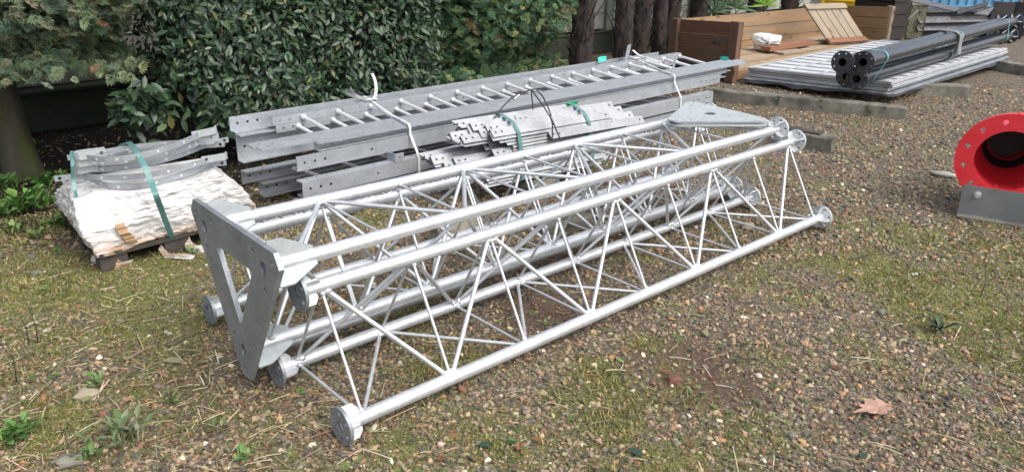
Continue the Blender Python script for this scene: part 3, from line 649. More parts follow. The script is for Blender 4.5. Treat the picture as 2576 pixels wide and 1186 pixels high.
# ------------------------------------------------------------------ red flanged pipe
RA = at(2420, 540); RU = V((.87, -.494, 0)).normalized(); RN = V((.494, .87, 0)).normalized()
RC = RA + RU * .164 + UP * .363
root = thing('red_pipe', 'bright red flanged pipe end bolted to a grey bracket at the right edge', 'pipe', RC - UP * .363)
b = MB(); b.plate(RC + RN * .015, RU, UP, circ(0, 0, .277, 64), [circ(0, 0, .1765, 48)] + [circ(.228 * math.cos(a), .228 * math.sin(a), .0155, 14) for a in [2 * math.pi * (k + .5) / 12 for k in range(12)]], .03); b.obj('flange', 'red', root)
b = MB(); b.pipe(RC + RN * .001, RC + RN * .22, .197, .1765, 64); n = 48; Yq = UP
for r0, r1, x0, x1 in ((.197, .13, .22, .50),):
    vs = [RC + RN * x + RU * r * math.cos(2 * math.pi * i / n) + UP * r * math.sin(2 * math.pi * i / n) for r, x in ((r0, x0), (r1, x1)) for i in range(n)]; b.add(vs, [(i, (i + 1) % n, (i + 1) % n + n, i + n) for i in range(n)], True)
b.pipe(RC + RN * .50, RC + RN * .62, .13, .11, 40); b.obj('pipe_body', 'red', root); b = MB(); vs = [RC + RN * x + RU * r * math.cos(2 * math.pi * i / n) + UP * r * math.sin(2 * math.pi * i / n) for r, x in ((.1762, .20), (.138, .39)) for i in range(n)]; b2 = MB(); b2.add(vs, [(i, (i + 1) % n, (i + 1) % n + n, i + n) for i in range(n)], True); b2.obj('inner_wall', 'red', root); vs = [RC + RN * x + RU * r * math.cos(2 * math.pi * i / n) + UP * r * math.sin(2 * math.pi * i / n) for r, x in ((.138, .39), (.112, .498)) for i in range(n)]; b.add(vs, [(i, (i + 1) % n, (i + 1) % n + n, i + n) for i in range(n)], True); b.plate(RC + RN * .615, RU, UP, circ(0, 0, .115, 40), [], .008); b.obj('bore_shade', 'black', root)  # black cone and end disc paint the shade deep in the red bore
b = MB(); q = RC + RU * .10 + UP * .245 + RN * .10; b.box(q, RN, RU, UP, .10, .12, .09, .008); b.blob(RC + RU * .0 + UP * .272 + RN * .03, .016, .016, .012, 3); b.obj('lifting_lug', 'red', root)
root = thing('support_bracket', 'bare grey steel angle bracket standing under the red pipe', 'bracket', RA)
b = MB(); b.plate(RA + RU * -.03 - RN * .006, RU, UP, rect(0, .004, .75, .19), [], .01); b.obj('upright_plate', 'flatsteel', root)
b = MB(); b.box(RA + RU * .345 - RN * .03 + UP * .006, RU, RN, UP, .75, .08, .012); b.obj('base_plate', 'concrete', root)
b = MB(); q = RA + RU * .052 - RN * .011 + UP * .142
b.tube(q, q - RN * .014, .017, 6); b.tube(q - RN * .012, q - RN * .026, .0095, 12); b.pipe(q + RN * .001, q - RN * .004, .021, .005, 16); b.obj('bolt', 'zinc', root)
for pl, lab in (([(2506, 462, .24), (2496, 478, .18), (2480, 505, .09), (2468, 538, .004)], 'pale bent straw leaning on the grey bracket'), ([(2545, 452, .25), (2552, 470, .20), (2540, 520, .06), (2535, 560, .004)], 'dark dry stem leaning on the grey bracket')):
    b = MB(); b.sweep(spline([at(*q) - RN * .03 for q in pl], 5), .0016, 5); tag(b.obj('dry_stalk', 'cable' if 'dark' in lab else 'pinegrey', None, at(pl[-1][0], pl[-1][1])), lab, 'stalk')
b = MB(); b.blob(at(2372, 438, .012), .085, .035, .022, 4, .22, 9, 6, Matrix.Rotation(-.5, 3, 'Z')); tag(b.obj('concrete_chip', 'wallpanel', None, at(2385, 436)), 'pale block on the gravel just left of the red flange', 'block')
# ------------------------------------------------------------------ sleepers
def sleeper(pa, pb, h, wd, label, mat='concrete'):
    a, c = at(*pa), at(*pb); X = (c - a).normalized(); Y = UP.cross(X); b = MB(); n = 22; L = (c - a).length; vs = []
    if Y.y < 0: Y = -Y
    for i in range(n + 1):
        for y, z in ((0, 0), (.004, h - .012), (.014, h), (wd - .014, h), (wd, h - .012), (wd, 0)):
            k = (random.random() - .5) * .010; e = (random.random() - .5) * .03 if i in (0, n) else 0
            vs.append(a + X * (L * i / n + e) + Y * (y + k * (z > 0)) + UP * (z + k * .8 * (z > 0) - .01 * (z == 0)))
    m_ = 6; fs = [(i * m_ + j, (i + 1) * m_ + j, (i + 1) * m_ + (j + 1) % m_, i * m_ + (j + 1) % m_) for i in range(n) for j in range(m_)] + [tuple(range(m_))[::-1], tuple(range(n * m_, n * m_ + m_))]
    if X.cross(Y).z < 0: fs = [f[::-1] for f in fs]
    b.add(vs, fs); return tag(b.obj('concrete_sleeper', mat, None, a), label, 'sleeper', 'old concrete sleepers across the yard')
sleeper((1770, 251), (2276, 301), .105, .15, 'long weathered concrete sleeper in front of the stack of metal panels')
sleeper((1888, 352), (2086, 384), .115, .15, 'broken concrete sleeper end with a splinter of wood on it, just beyond the tower sections')
sleeper((2160, 232), (2440, 247), .12, .15, 'concrete sleeper sticking out from under the right side of the metal panels')
sleeper((2490, 176), (2660, 206), .12, .16, 'concrete sleeper cut off by the right edge, beyond the metal panels')
b = MB(); b.beam(at(1962, 318, .122), at(2066, 335, .122), .10, .012, UP); tag(b.obj('wood_splinter', 'pallet', None, at(2010, 325, .12)), 'dark splinter of wood lying on the broken sleeper', 'wood')
# ------------------------------------------------------------------ metal panels
PC = [at(1880, 168.8, .175), at(2256.5, 201.3, .24), at(2551, 116.8, .24), at(2213.8, 100, .175)]   # near-left, front, far right, far left
def panel(dz, sh, label, grid=True):
    o = PC[0] + V(sh); X = (PC[3] - PC[0]) * .5 + (PC[2] - PC[1]) * .5; L = X.length; X.normalize(); Y = PC[1] - PC[0]; W = Y.length; Y = (Y - X * Y.dot(X)).normalized(); Zn = Y.cross(X) if Y.cross(X).z > 0 else X.cross(Y)
    root = thing('metal_panel', label, 'panel', o + Zn * dz, 'aluminium panels in a flat stack'); P = lambda x, y, z: o + X * x + Y * y + Zn * (z + dz)
    b = MB(); t = .030
    for y in (.02, W - .02): b.beam(P(0, y, -t / 2), P(L, y, -t / 2), .04, t, Zn, .004)
    for x in (.02, L - .02): b.beam(P(x, .0405, -t / 2 - .0005), P(x, W - .0405, -t / 2 - .0005), .04, t, Zn, .004)
    b.obj('frame', 'alu', root)
    if grid:
        b = MB(); b.box(P(L / 2, W / 2, -.0125), X, Y, Zn, L - .09, W - .09, .004); b.obj('infill_sheet', 'alusheet', root)
        for i in range(1, 4):
            b = MB(); y = W * i / 4; b.beam(P(.041, y, -.0055), P(L - .041, y, -.0055), .03, .009, Zn, .003); b.obj('long_bar', 'alu', root)
        for i in range(1, 14):
            x = L * i / 14; b = MB()
            for j in range(4): b.beam(P(x, W * j / 4 + .042 - .025 * (j > 0), -.006), P(x, W * (j + 1) / 4 - .017 - .025 * (j == 3), -.006), .022, .008, Zn, .003)
            b.obj('cross_bar', 'alu', root)
    return X, Y, Zn, L, W
X_, Y_, Z_, L_, W_ = panel(0, (0, 0, 0), 'topmost aluminium panel of the stack, a framed grid with white infill, under the black pipes')
panel(-.034, (.02, .01, 0), 'second aluminium panel of the stack, only its edge showing', False); panel(-.068, (-.015, .02, 0), 'lowest aluminium panel of the stack, only its edge showing', False)
b = MB(); vs = []; fs = []; n = 90; pr = [(0, 0, 0), (1, 0, 0), (1, 1, 0), (0, 1, 0)]
ring = []
for i in range(n):
    s = i / n * 4; k = int(s); f = s - k; c2 = [(0, 0), (0, 1), (1, 1), (1, 0)]; a, d = c2[k], c2[(k + 1) % 4]; u, v = a[0] + (d[0] - a[0]) * f, a[1] + (d[1] - a[1]) * f
    ring.append((u, v))
for lv in range(3):
    for i, (u, v) in enumerate(ring):
        g = 1 + [0, .012, .004][lv] * (1 + vnoise(i * .7, lv, 1)); uu, vv = .5 + (u - .5) * g, .5 + (v - .5) * (g + [0, .02, .01][lv])
        p = PC[0] + X_ * L_ * uu + Y_ * W_ * vv + Z_ * (-.103) - UP * ([0, .012, .025][lv] + [0, .01, .055][lv] * vnoise(i * .45, 3, 1)); p.z = max(p.z, .012); vs.append(p)
for lv in range(2):
    for i in range(n): fs.append((lv * n + i, lv * n + (i + 1) % n, (lv + 1) * n + (i + 1) % n, (lv + 1) * n + i))
fs.append(tuple(range(n))); b.add(vs, fs); o = tag(b.obj('plastic_film', 'film', None, PC[0]), 'crumpled grey plastic film hanging out under the stack of metal panels', 'plastic film')
mo = o.modifiers.new('thickness', 'SOLIDIFY'); mo.thickness = .0015
for u, v in ((.03, .05), (.03, .45), (.03, .85), (.35, .9), (.35, .1), (.65, .9), (.95, .9), (.95, .1)):
    p = PC[0] + X_ * L_ * u + Y_ * W_ * v; zt = p.z - .125; b = MB()
    if zt < .015: continue
    b.box((p.x, p.y, zt / 2), X_, Y_, UP, .12, .12, zt, .006); tag(b.obj('timber_block', 'pallet', None, V((p.x, p.y, 0))), 'dark timber block in the shade under the stack of metal panels', 'block', 'timber blocks under the metal panels')
# ------------------------------------------------------------------ black pipes
def bpipe(a, c, label, far=True):
    a, c = V(a), V(c); d = (c - a).normalized(); root = thing('black_pipe', label, 'pipe', a, 'black flanged pipes in a bundle')
    b = MB(); b.pipe(a + d * .001, c, .056, .047, 28); b.obj('tube', 'blacksteel', root)
    X = UP.cross(d).normalized(); Y = d.cross(X)
    for p, dd in ((a + d * .008, 1), (c - d * .008, -1)):
        b = MB(); b.plate(p, X, Y, circ(0, 0, .102, 36), [circ(0, 0, .037, 20)] + [circ(.081 * math.cos(t), .081 * math.sin(t), .0085, 10) for t in [math.pi / 4 * (k + .3) for k in range(8)]], .016); f = b.obj('flange', 'blacksteel', root)
        if dd < 0:
            for k in range(6):
                q = X * math.cos(k * 1.047) + Y * math.sin(k * 1.047); b = MB(); b.prism(p - d * .0085 + d.cross(q) * .004, -d, q, [(0, .0565), (.09, .0565), (.09, .062), (.01, .098), (0, .098)], .008, -d.cross(q)); b.obj('gusset', 'zincdull', f)
bpipe(at(2154, 199, .305), at(2540, 90, .315), 'lower right black pipe of the bundle, its flange reaching farthest forward')
bpipe(at(2121, 194, .305) + ED * .06, at(2518, 92, .315), 'lower left black pipe of the bundle, its flange half hidden by two others')
bpipe(at(2170, 157, .487), at(2552, 53, .49), 'upper right black pipe of the bundle, with a blue strap behind its flange')
bpipe(at(2118, 157, .487), at(2518, 55, .49), 'upper left black pipe of the bundle, its flange standing farthest left')
def hoop(fr, mat, wd, label, cat, r=.062, th=.002, tail=False):
    A = [at(2154, 199, .305).lerp(at(2540, 90, .315), fr), at(2170, 157, .487).lerp(at(2552, 53, .49), fr), at(2118, 157, .487).lerp(at(2518, 55, .49), fr), at(2121, 194, .305).lerp(at(2518, 92, .315), fr)]
    d = (at(2540, 90, .315) - at(2154, 199, .305)).normalized(); A = [p - d * (p - A[0]).dot(d) for p in A]; c = sum(A, V((0, 0, 0))) / 4; Xn = UP.cross(d).normalized(); pts = []
    cl = sorted(((q - c).dot(Xn) + r * math.cos(t), (q - c).z + r * math.sin(t)) for q in A for t in [math.pi * i / 10 for i in range(20)])
    def half(L):
        h = []
        for p in L:
            while len(h) > 1 and (h[-1][0] - h[-2][0]) * (p[1] - h[-2][1]) - (h[-1][1] - h[-2][1]) * (p[0] - h[-2][0]) <= 0: h.pop()
            h.append(p)
        return h[:-1]
    pts = [(0, c + Xn * x + UP * z) for x, z in half(cl) + half(cl[::-1])]; b = MB(); b.ribbon([p for a, p in pts], d, wd, th, True)
    if tail:
        e = min((p for a, p in pts), key=lambda p: p.dot(Xn) if Xn.x > 0 else -p.dot(Xn)); e = max((p for a, p in pts), key=lambda p: p.dot(-EN) )
        b.ribbon(spline([e + UP * .05, e - EN * .012, e - UP * .10 - EN * .015, e - UP * .17 - EN * .03], 5), d, wd * 1.3, .006)
    tag(b.obj('strap' if cat == 'strap' else 'lifting_sling', mat, None, c), label, cat)
hoop(.055, 'strapb', .022, 'blue strap round the near end of the black pipes', 'strap'); hoop(.53, 'strapb', .022, 'blue strap beside the grey lifting sling round the black pipes', 'strap'); hoop(.93, 'strapb', .022, 'blue strap round the far end of the black pipes', 'strap')
hoop(.50, 'slinggrey', .085, 'dirty grey lifting sling round the middle of the black pipes', 'sling', .068, .008, True)
b = MB(); b.beam(at(2330, 165, .2) + UP * .0, at(2250, 150, .2), .06, .055); tag(b.obj('timber_block', 'pallet', None, at(2290, 158, .2)), 'dark bearer under the black pipes on the metal panels', 'bearer')
# ------------------------------------------------------------------ open crate
FL, BL, BR, FR = V((2.396, 8.8, .637)), V((1.907, 9.65, .57)), V((4.87, 12.47, .515)), V((5.24, 11.55, .59))
root = thing('wooden_crate', 'long open wooden crate with a dark stained end and pale inside', 'crate', V((FL.x, FL.y, 0)))
def boards(a, c, h, nrow, mat, name, t=.028, out=None, z0=.0):
    a, c = V(a), V(c); X = (c - a).normalized(); Dn = -UP; nn = X.cross(UP).normalized() if out is None else V(out); b = MB()
    for i in range(nrow):
        hh = (h - z0) / nrow; p = a + Dn * hh * (i + .5); q = c + Dn * hh * (i + .5); b.beam(p + nn * random.uniform(-.002, .002), q + nn * random.uniform(-.002, .002), t, hh - .004, UP, .003)
    return b.obj(name, mat, root)
boards(BL, BR, .57, 3, 'pine', 'back_wall', .03, None, .05); boards(FL, BL, .60, 4, 'brownwood', 'end_wall'); boards(FR, BR, .60, 4, 'pine', 'end_wall')
Xc = (BR - BL).normalized(); Yc = (FL - BL); Yc.z = 0; Yc.normalize()
for p, mt in ((FL, 'brownwood'), (BL, 'brownwood'), (FR, 'pinegrey')):
    b = MB(); b.beam((p.x - Xc.x * .03, p.y - Xc.y * .03, 0), p - Xc * .03 + UP * .008, .075, .13, Yc, .005) if p is not FR else b.beam((p.x + Xc.x * .03, p.y + Xc.y * .03, 0), p + Xc * .03 + UP * .01, .07, .10, Yc, .005); b.obj('corner_post', mt, root)
for i in range(8):
    y = .07 + i * .118; p = BL + Yc * y + Xc * .04; q = BR + Yc * y - Xc * .04; p.z = q.z = .115; b = MB(); b.beam(p, q, .114, .024, UP, .003); b.obj('floor_board', 'pinegrey' if i % 3 else 'pine', root)
p, q = V((FL.x, FL.y, .06)), V((FR.x, FR.y, .06)); b = MB(); b.beam(p + Xc * .05, q - Xc * .05, .03, .10, UP, .003); b.obj('bottom_rail', 'pine', root)
for k in (.0, .33, .66, .98):
    c = (FL * (1 - k) + FR * k); d = (BL * (1 - k) + BR * k); b = MB(); b.beam((c.x, c.y, .045), (d.x, d.y, .045), .1, .09, UP, .004); b.obj('skid', 'pallet', root)
# lid, bag, boards
a, c, d, e = at(2019, 11, .655), at(2117, 8, .655), at(2178, 103, .135), at(2087, 117, .135)
root = thing('crate_lid', 'knotty pine lid of tongued boards leaning inside the open crate', 'crate lid', d)
X = (c - a).normalized(); Dn = ((d + e) / 2 - (a + c) / 2); Lh = Dn.length; Dn.normalize(); nn = Dn.cross(X).normalized()
if nn.y > 0: nn = -nn
Wd = (c - a).length
for i in range(5):
    p = a + X * Wd * (i + .5) / 5; b = MB(); b.box(p + Dn * Lh / 2 + nn * (.001 * (i % 2)), Dn, X, nn, Lh, Wd / 5 - .004, .026, .003); b.obj('board', 'pinegrey', root)
b = MB(); b.box((a + c) / 2 + Dn * .05 + nn * .0265, X, Dn, nn, Wd + .02, .09, .025, .003); b.obj('batten', 'pinegrey', root)
b = MB(); b.box((a + c) / 2 + Dn * (Lh - .06) + nn * .0265, X, Dn, nn, Wd, .08, .025, .003); b.obj('batten', 'redwood', root)
def sack():
    b = MB(); P0 = at(1928, 128, .14); U = CR.copy(); U.z = 0; U.normalize(); F = UP.cross(U); k = 8.9 / FP
    out = [(1905, 131), (1899, 116), (1890, 97), (1897, 85), (1912, 83), (1934, 84), (1952, 88), (1966, 92), (1967, 103), (1965, 111), (1946, 116), (1930, 120), (1922, 128), (1914, 133)]
    pl = spline([V(((x - 1928) * k * 1.08, 0, (128 - y) * k * 1.04)) for x, y in out + out[:1]], 3)[:-1]; n = len(pl); c = V((0, 0, .11)); rings = []
    for j, (dp, sc_) in enumerate(((-.13, .15), (-.11, .5), (-.07, .8), (0, 1.0), (.07, .95), (.12, .6), (.14, .2))):
        for i, p in enumerate(pl):
            q = c + (p - c) * sc_; w_ = .035 * (vnoise(i * .55, j * 1.7, 1) - .5) * (1.2 - abs(sc_ - .6)); rings.append(P0 + U * (q.x + w_) + UP * max(.0, q.z + w_ * .8) + F * (dp + .08 + .06 * (vnoise(i * .9, j * 2.3, 1) - .5)))
    fs = [(j * n + i, j * n + (i + 1) % n, (j + 1) * n + (i + 1) % n, (j + 1) * n + i) for j in range(6) for i in range(n)] + [tuple(range(n))[::-1], tuple(range(6 * n, 7 * n))]
    b.add(rings, fs, False); tag(b.obj('plastic_sack', 'bag', None, P0), 'crumpled white plastic sack inside the open crate', 'sack')
sack()
def board(p, q, wd, h, mat, label, name='loose_board'):
    b = MB(); b.beam(p, q, wd, h, UP, .003); tag(b.obj(name, mat, None, p), label, 'board')
board(at(1925, 123, .185), at(2036, 106, .185), .14, .06, 'redwood', 'thick reddish board lying in front of the white sack in the crate')
board(at(2000, 113, .15), at(2080, 104, .15), .10, .04, 'pine', 'short pale board sticking out behind the reddish board in the crate')
board(at(1958, 134, .142), at(2016, 127, .142), .16, .028, 'pinegrey', 'splintered grey board lying flat on the crate floor')
board(at(2020, 127, .138), at(2064, 119, .138), .12, .022, 'pinegrey', 'flat weathered board on the crate floor near the leaning lid')
board(at(1858, 160, .10), at(1881, 158, .10), .10, .02, 'bag', 'white painted scrap of board beside the dark corner post', 'board_scrap')
# ------------------------------------------------------------------ far corner: second crate, yellow bin, steel profiles, container
p0, p1 = at(2243, 104), at(2275, 101); root = thing('dark_crate', 'tall black-brown timber crate standing behind the pale open crate', 'crate', p0)
X = (p1 - p0).normalized(); Y = UP.cross(X); Wc = (p1 - p0).length + .12
for i in range(7):
    b = MB(); b.box(p0 + X * (Wc / 2 - .10) + Y * .35 + UP * (.11 + i * .185), X, Y, UP, Wc, .7, .178, .006); b.obj('plank_course', 'darkwood', root)
p = at(2075, 40, 0) * 1.0; b0 = at(2150, 60); d = V((b0.x, b0.y, 0)).normalized(); c = d * 16.2
root = thing('yellow_bin', 'bright yellow steel bin showing above the back wall of the open crate', 'bin', c)
X = V((d.y, -d.x, 0)); b = MB(); b.box(c + d * .5 - X * .05 + UP * .5, X, d, UP, 1.16, 1.0, .86, .01); b.obj('body', 'yellow', root)
b = MB()
for z in (.10, .40, .95):
    b.box(c - X * .05 + d * (-.022) + UP * z, X, d, UP, 1.24, .04, .07, .006)
for x in (-.60, -.05, .50): b.box(c - X * .05 + X * (x + .05) - d * .021 + UP * .5, X, d, UP, .06, .038, .74, .006)
b.obj('rib', 'yellow', root)
# timber bearer crusted with lichen, worn yellow rail
s0 = at(2274, 99); b = MB(); X = V((.96, -.28, 0)).normalized(); Y = UP.cross(X)
b.box(s0 + X * .13 + Y * .2 + UP * .27, X, Y, UP, .24, .4, .54, .02); tag(b.obj('lichen_block', 'lichen', None, s0), 'lichen-crusted block beside the worn yellow rail', 'block')
root = thing('yellow_rail', 'thin worn yellow steel rail slanting up beside the dark crate', 'rail', at(2268, 101)); b = MB(); b.beam(at(2268, 101), at(2289, -6, .62), .035, .035); b.obj('post', 'yellowworn', root)
b = MB(); q1, q2 = at(2288, 3, .58), at(2307, 28, .45); b.tube(q1, q2, .007, 8); b.tube(q2, at(2283, 50, .36), .007, 8); b.obj('brace', 'flatsteel', root)
MT['beambrown'] = surf('brown_grey_steel', (.055, .05, .048), (.10, .09, .085), 6, .1, .7)
def steel(a, c, z, h, fw, mat, label, fm=None, holes=True):
    a, c = V(a), V(c); X = (c - a).normalized(); Y = UP.cross(X)
    if Y.y < 0: Y = -Y
    root = thing('steel_profile', label, 'steel profile', a + UP * z, 'old steel profiles stacked in the far corner'); L = (c - a).length; t = .008
    b = MB(); b.box((a + c) / 2 + Y * .10 + UP * (z + h / 2), X, Y, UP, L, t, h - 2 * t); b.obj('web', mat, root)
    for k in (0, 1):
        b = MB(); q = a + UP * (z + h * k + (t / 2 if not k else -t / 2)); hs = [circ(.1 + i * L / 11, fw * .45, .012, 8) for i in range(11)] if holes else []
        b.plate(q + Y * .10, X, (-Y - UP * .9).normalized(), rect(0, 0, L, fw), hs, t); b.obj('flange', fm or mat, root)
s1, s2 = at(2303, 101), at(2490, 96)
dr = (s2 - s1); s2 = s1 + dr.normalized() * 2.6
steel(s1 - UP * 0, s2, .0, .22, .10, 'darksteel', 'lowest dark steel profile of the far corner stack'); steel(s1 + V((.0, -.02, 0)), s2, .225, .125, .13, 'darksteel', 'middle steel profile of the far corner stack with two pale drilled flanges', 'greysteel'); steel(s1, s2, .355, .125, .10, 'darksteel', 'topmost dark steel profile of the far corner stack, without pale flanges')
def sheet(pl, mat, label, t=.012, cat='steel plate', holes=0):
    q = [at(*p) for p in pl]; b = MB(); nn = (q[1] - q[0]).cross(q[-1] - q[0]).normalized(); n = len(q)
    b.add(q + [v + nn * t for v in q], [tuple(range(n))[::-1], tuple(range(n, 2 * n))] + [(i, (i + 1) % n, (i + 1) % n + n, i + n) for i in range(n)])
    for i in range(holes):
        f = (i + .5) / holes; c = (q[0] * .55 + q[-1] * .45).lerp(q[1] * .55 + q[2] * .45, f); b.tube(c - nn * .003, c + nn * (t + .003), .014, 8)
    tag(b.obj('steel_plate', mat, None, q[0]), label, cat)
sheet([(2290, -8, .74), (2412, 20, .66), (2408, 30, .64), (2292, 4, .70)], 'greysteel', 'long pale sloping sheet on top of the far corner stack')
sheet([(2405, 26, .68), (2478, 6, .74), (2488, -2, .76), (2484, 14, .70), (2410, 36, .64)], 'darksteel', 'short black drilled plate tilted across the top of the far corner stack', .02)
sheet([(2450, 34, .64), (2500, 18, .68), (2485, 38, .62)], 'greysteel', 'small pale triangular offcut on the far corner stack')
# upright dark beams
for px, w_, mt, lab in ((2505, .30, 'beambrown', 'broad grey-brown upright steel beam end in front of the blue container'), (2548, .20, 'darksteel', 'black upright steel beam end at the far right'), (2556, .10, 'rust', 'rusty orange upright plate at the far right edge')):
    g = at(px, 98); d = V((g.x, g.y, 0)).normalized(); X = V((d.y, -d.x, 0)); b = MB(); h = .56 if mt != 'rust' else .60
    b.box(g + UP * h / 2, X, d, UP, w_, .012, h); b.box(g + d * .08 + UP * h / 2, X, d, UP, .014, .14, h - .004); b.box(g + d * .16 + UP * h / 2, X, d, UP, w_, .012, h); tag(b.obj('steel_beam', mt, None, g), lab, 'steel beam')
# container
k0, k1 = at(2310, 52), at(2700, 60); k0 = V((k0.x, k0.y, 0)) * 1.12; k1 = V((k1.x, k1.y, 0)) * 1.16
X = (k1 - k0).normalized(); Y = UP.cross(X)
if Y.y < 0: Y = -Y
root = thing('shipping_container', 'faded blue corrugated steel container closing off the far right corner', 'container', k0); b = MB(); vs = []; fs = []; L = 6.1; n = 0
pr = []
x = -.4
while x < L: pr += [(x, 0), (x + .07, 0), (x + .105, .04), (x + .175, .04), (x + .21, 0)]; x += .21
for z in (.12, 2.45): vs += [k0 + X * a + Y * c_ + UP * z for a, c_ in pr]
m_ = len(pr); fs = [(i, i + 1, i + 1 + m_, i + m_) for i in range(m_ - 1)]; b.add(vs, fs); b.box(k0 + X * (L / 2 - .2) + Y * 1.25 + UP * 1.28, X, Y, UP, L + .3, 2.2, 2.3); b.obj('corrugated_side', 'blue', root)
b = MB(); b.box(k0 + X * (L / 2 - .2) + Y * .02 + UP * .06, X, Y, UP, L + .4, .12, .13); b.box(k0 + X * (L / 2 - .2) + Y * .02 + UP * 2.5, X, Y, UP, L + .4, .12, .1); b.obj('side_rail', 'blue', root)
# ------------------------------------------------------------------ concrete panel wall along the back of the yard
WN = 6.95
root = thing('boundary_wall', 'mossy wall of stacked concrete panels between posts, behind the palm trunks', 'wall', E(5, WN, 0)); d0 = -3.0
while d0 < 14:
    for i in range(9):
        z0 = .30 + i * .205; b = MB(); b.box(E(d0 + .95, WN + .03, z0 + .1), ED, EN, UP, 1.78, .05, .196, .010); b.obj('panel', 'wallpanel', root)
    b = MB(); b.box(E(d0, WN + .02, 1.1), ED, EN, UP, .125, .13, 2.2, .012); b.obj('post', 'wallpost', root)
    d0 += 1.9
b = MB(); b.box(E(5.5, WN + .02, .14), ED, EN, UP, 17.5, .16, .30, .02); b.box(E(1.6, WN - .12, .34), ED, EN, UP, 5.0, .2, .035, .01); b.box(E(1.6, WN - .06, .51), ED, EN, UP, 5.0, .08, .05, .01); b.obj('footing', 'footing', root)
# ------------------------------------------------------------------ foliage
MT['leaf'] = vcol('laurel_leaf', .38, .12, .45); MT['frond'] = vcol('cypress_spray', .7, .15, .3); MT['weed'] = vcol('weed_leaf', .5, .2, .4)
MT['twigs'] = surf('dark_twigs', (.012, .013, .009), (.035, .034, .022), 12, 0, .95, None, .9, 30)
MT['bark'] = surf('mossy_bark', (.03, .028, .02), (.085, .075, .05), 9, 0, .95, None, 1, 40, (1, 1, .3), spots=(3.5, .52, (.06, .075, .015)))
MT['palmbark'] = surf('palm_fibre', (.010, .007, .007), (.055, .04, .034), 16, 0, .95, None, 1, 50, (1, 1, .45))
LV = [(0, 0, 0), (.3, .17, .03), (.3, 0, -.005), (.3, -.17, .03), (.65, .17, .02), (.65, 0, -.03), (.65, -.17, .02), (1, 0, -.07)]
LFc = [(0, 2, 1), (0, 3, 2), (1, 2, 5, 4), (2, 3, 6, 5), (4, 5, 7), (5, 6, 7)]
def fanproto(nf, spread, seed):
    r = random.Random(seed); v, f = [], []
    def strip(p, a, L, w0):
        q = (p[0] + L * math.cos(a), p[1] + L * math.sin(a)); nx, ny = -math.sin(a) * w0, math.cos(a) * w0; z = r.uniform(-.06, .06); b = len(v)
        md = ((p[0] + q[0]) / 2, (p[1] + q[1]) / 2); v.extend([(p[0], p[1], 0), (md[0] + nx, md[1] + ny, z * .5 + .01), (q[0], q[1], z), (md[0] - nx, md[1] - ny, z * .5 + .01)]); f.append((b, b + 1, b + 2, b + 3)); return q
    for k in range(nf):
        a = (k / (nf - 1) - .5) * spread + r.uniform(-.1, .1); L = (1 - .35 * abs(a) / (spread / 2)) * r.uniform(.75, 1.05)
        m_ = strip((0, 0), a, L * .6, .036); 
        for s in (-.42, 0, .42): strip((m_[0] * .75, m_[1] * .75) if s else m_, a + s, L * r.uniform(.35, .5), .034)
    return v, f
FP1 = fanproto(6, 1.7, 2)
def pal(n, cols, wts, jit=.25):
    c = np.array(cols)[rng.choice(len(cols), n, p=np.array(wts) / sum(wts))]; return c * (1 + jit * (rng.random((n, 1)) * 2 - 1)) * (1 + .08 * rng.normal(size=(n, 3))).clip(.6, 1.4)
LCOL = ([(.032, .064, .030), (.046, .086, .040), (.020, .042, .024), (.08, .115, .058), (.14, .145, .05), (.18, .09, .035)], [30, 27, 25, 10, 2, .4])
CCOL1 = ([(.12, .17, .092), (.175, .215, .12), (.065, .11, .066), (.23, .26, .14), (.18, .16, .10), (.26, .14, .08)], [28, 26, 22, 12, 4, .5])
CCOL2 = ([(.068, .135, .068), (.105, .18, .080), (.045, .092, .054), (.19, .225, .08), (.21, .165, .075)], [30, 30, 20, 15, 4])
edv, env = np.array(ED), np.array(EN)
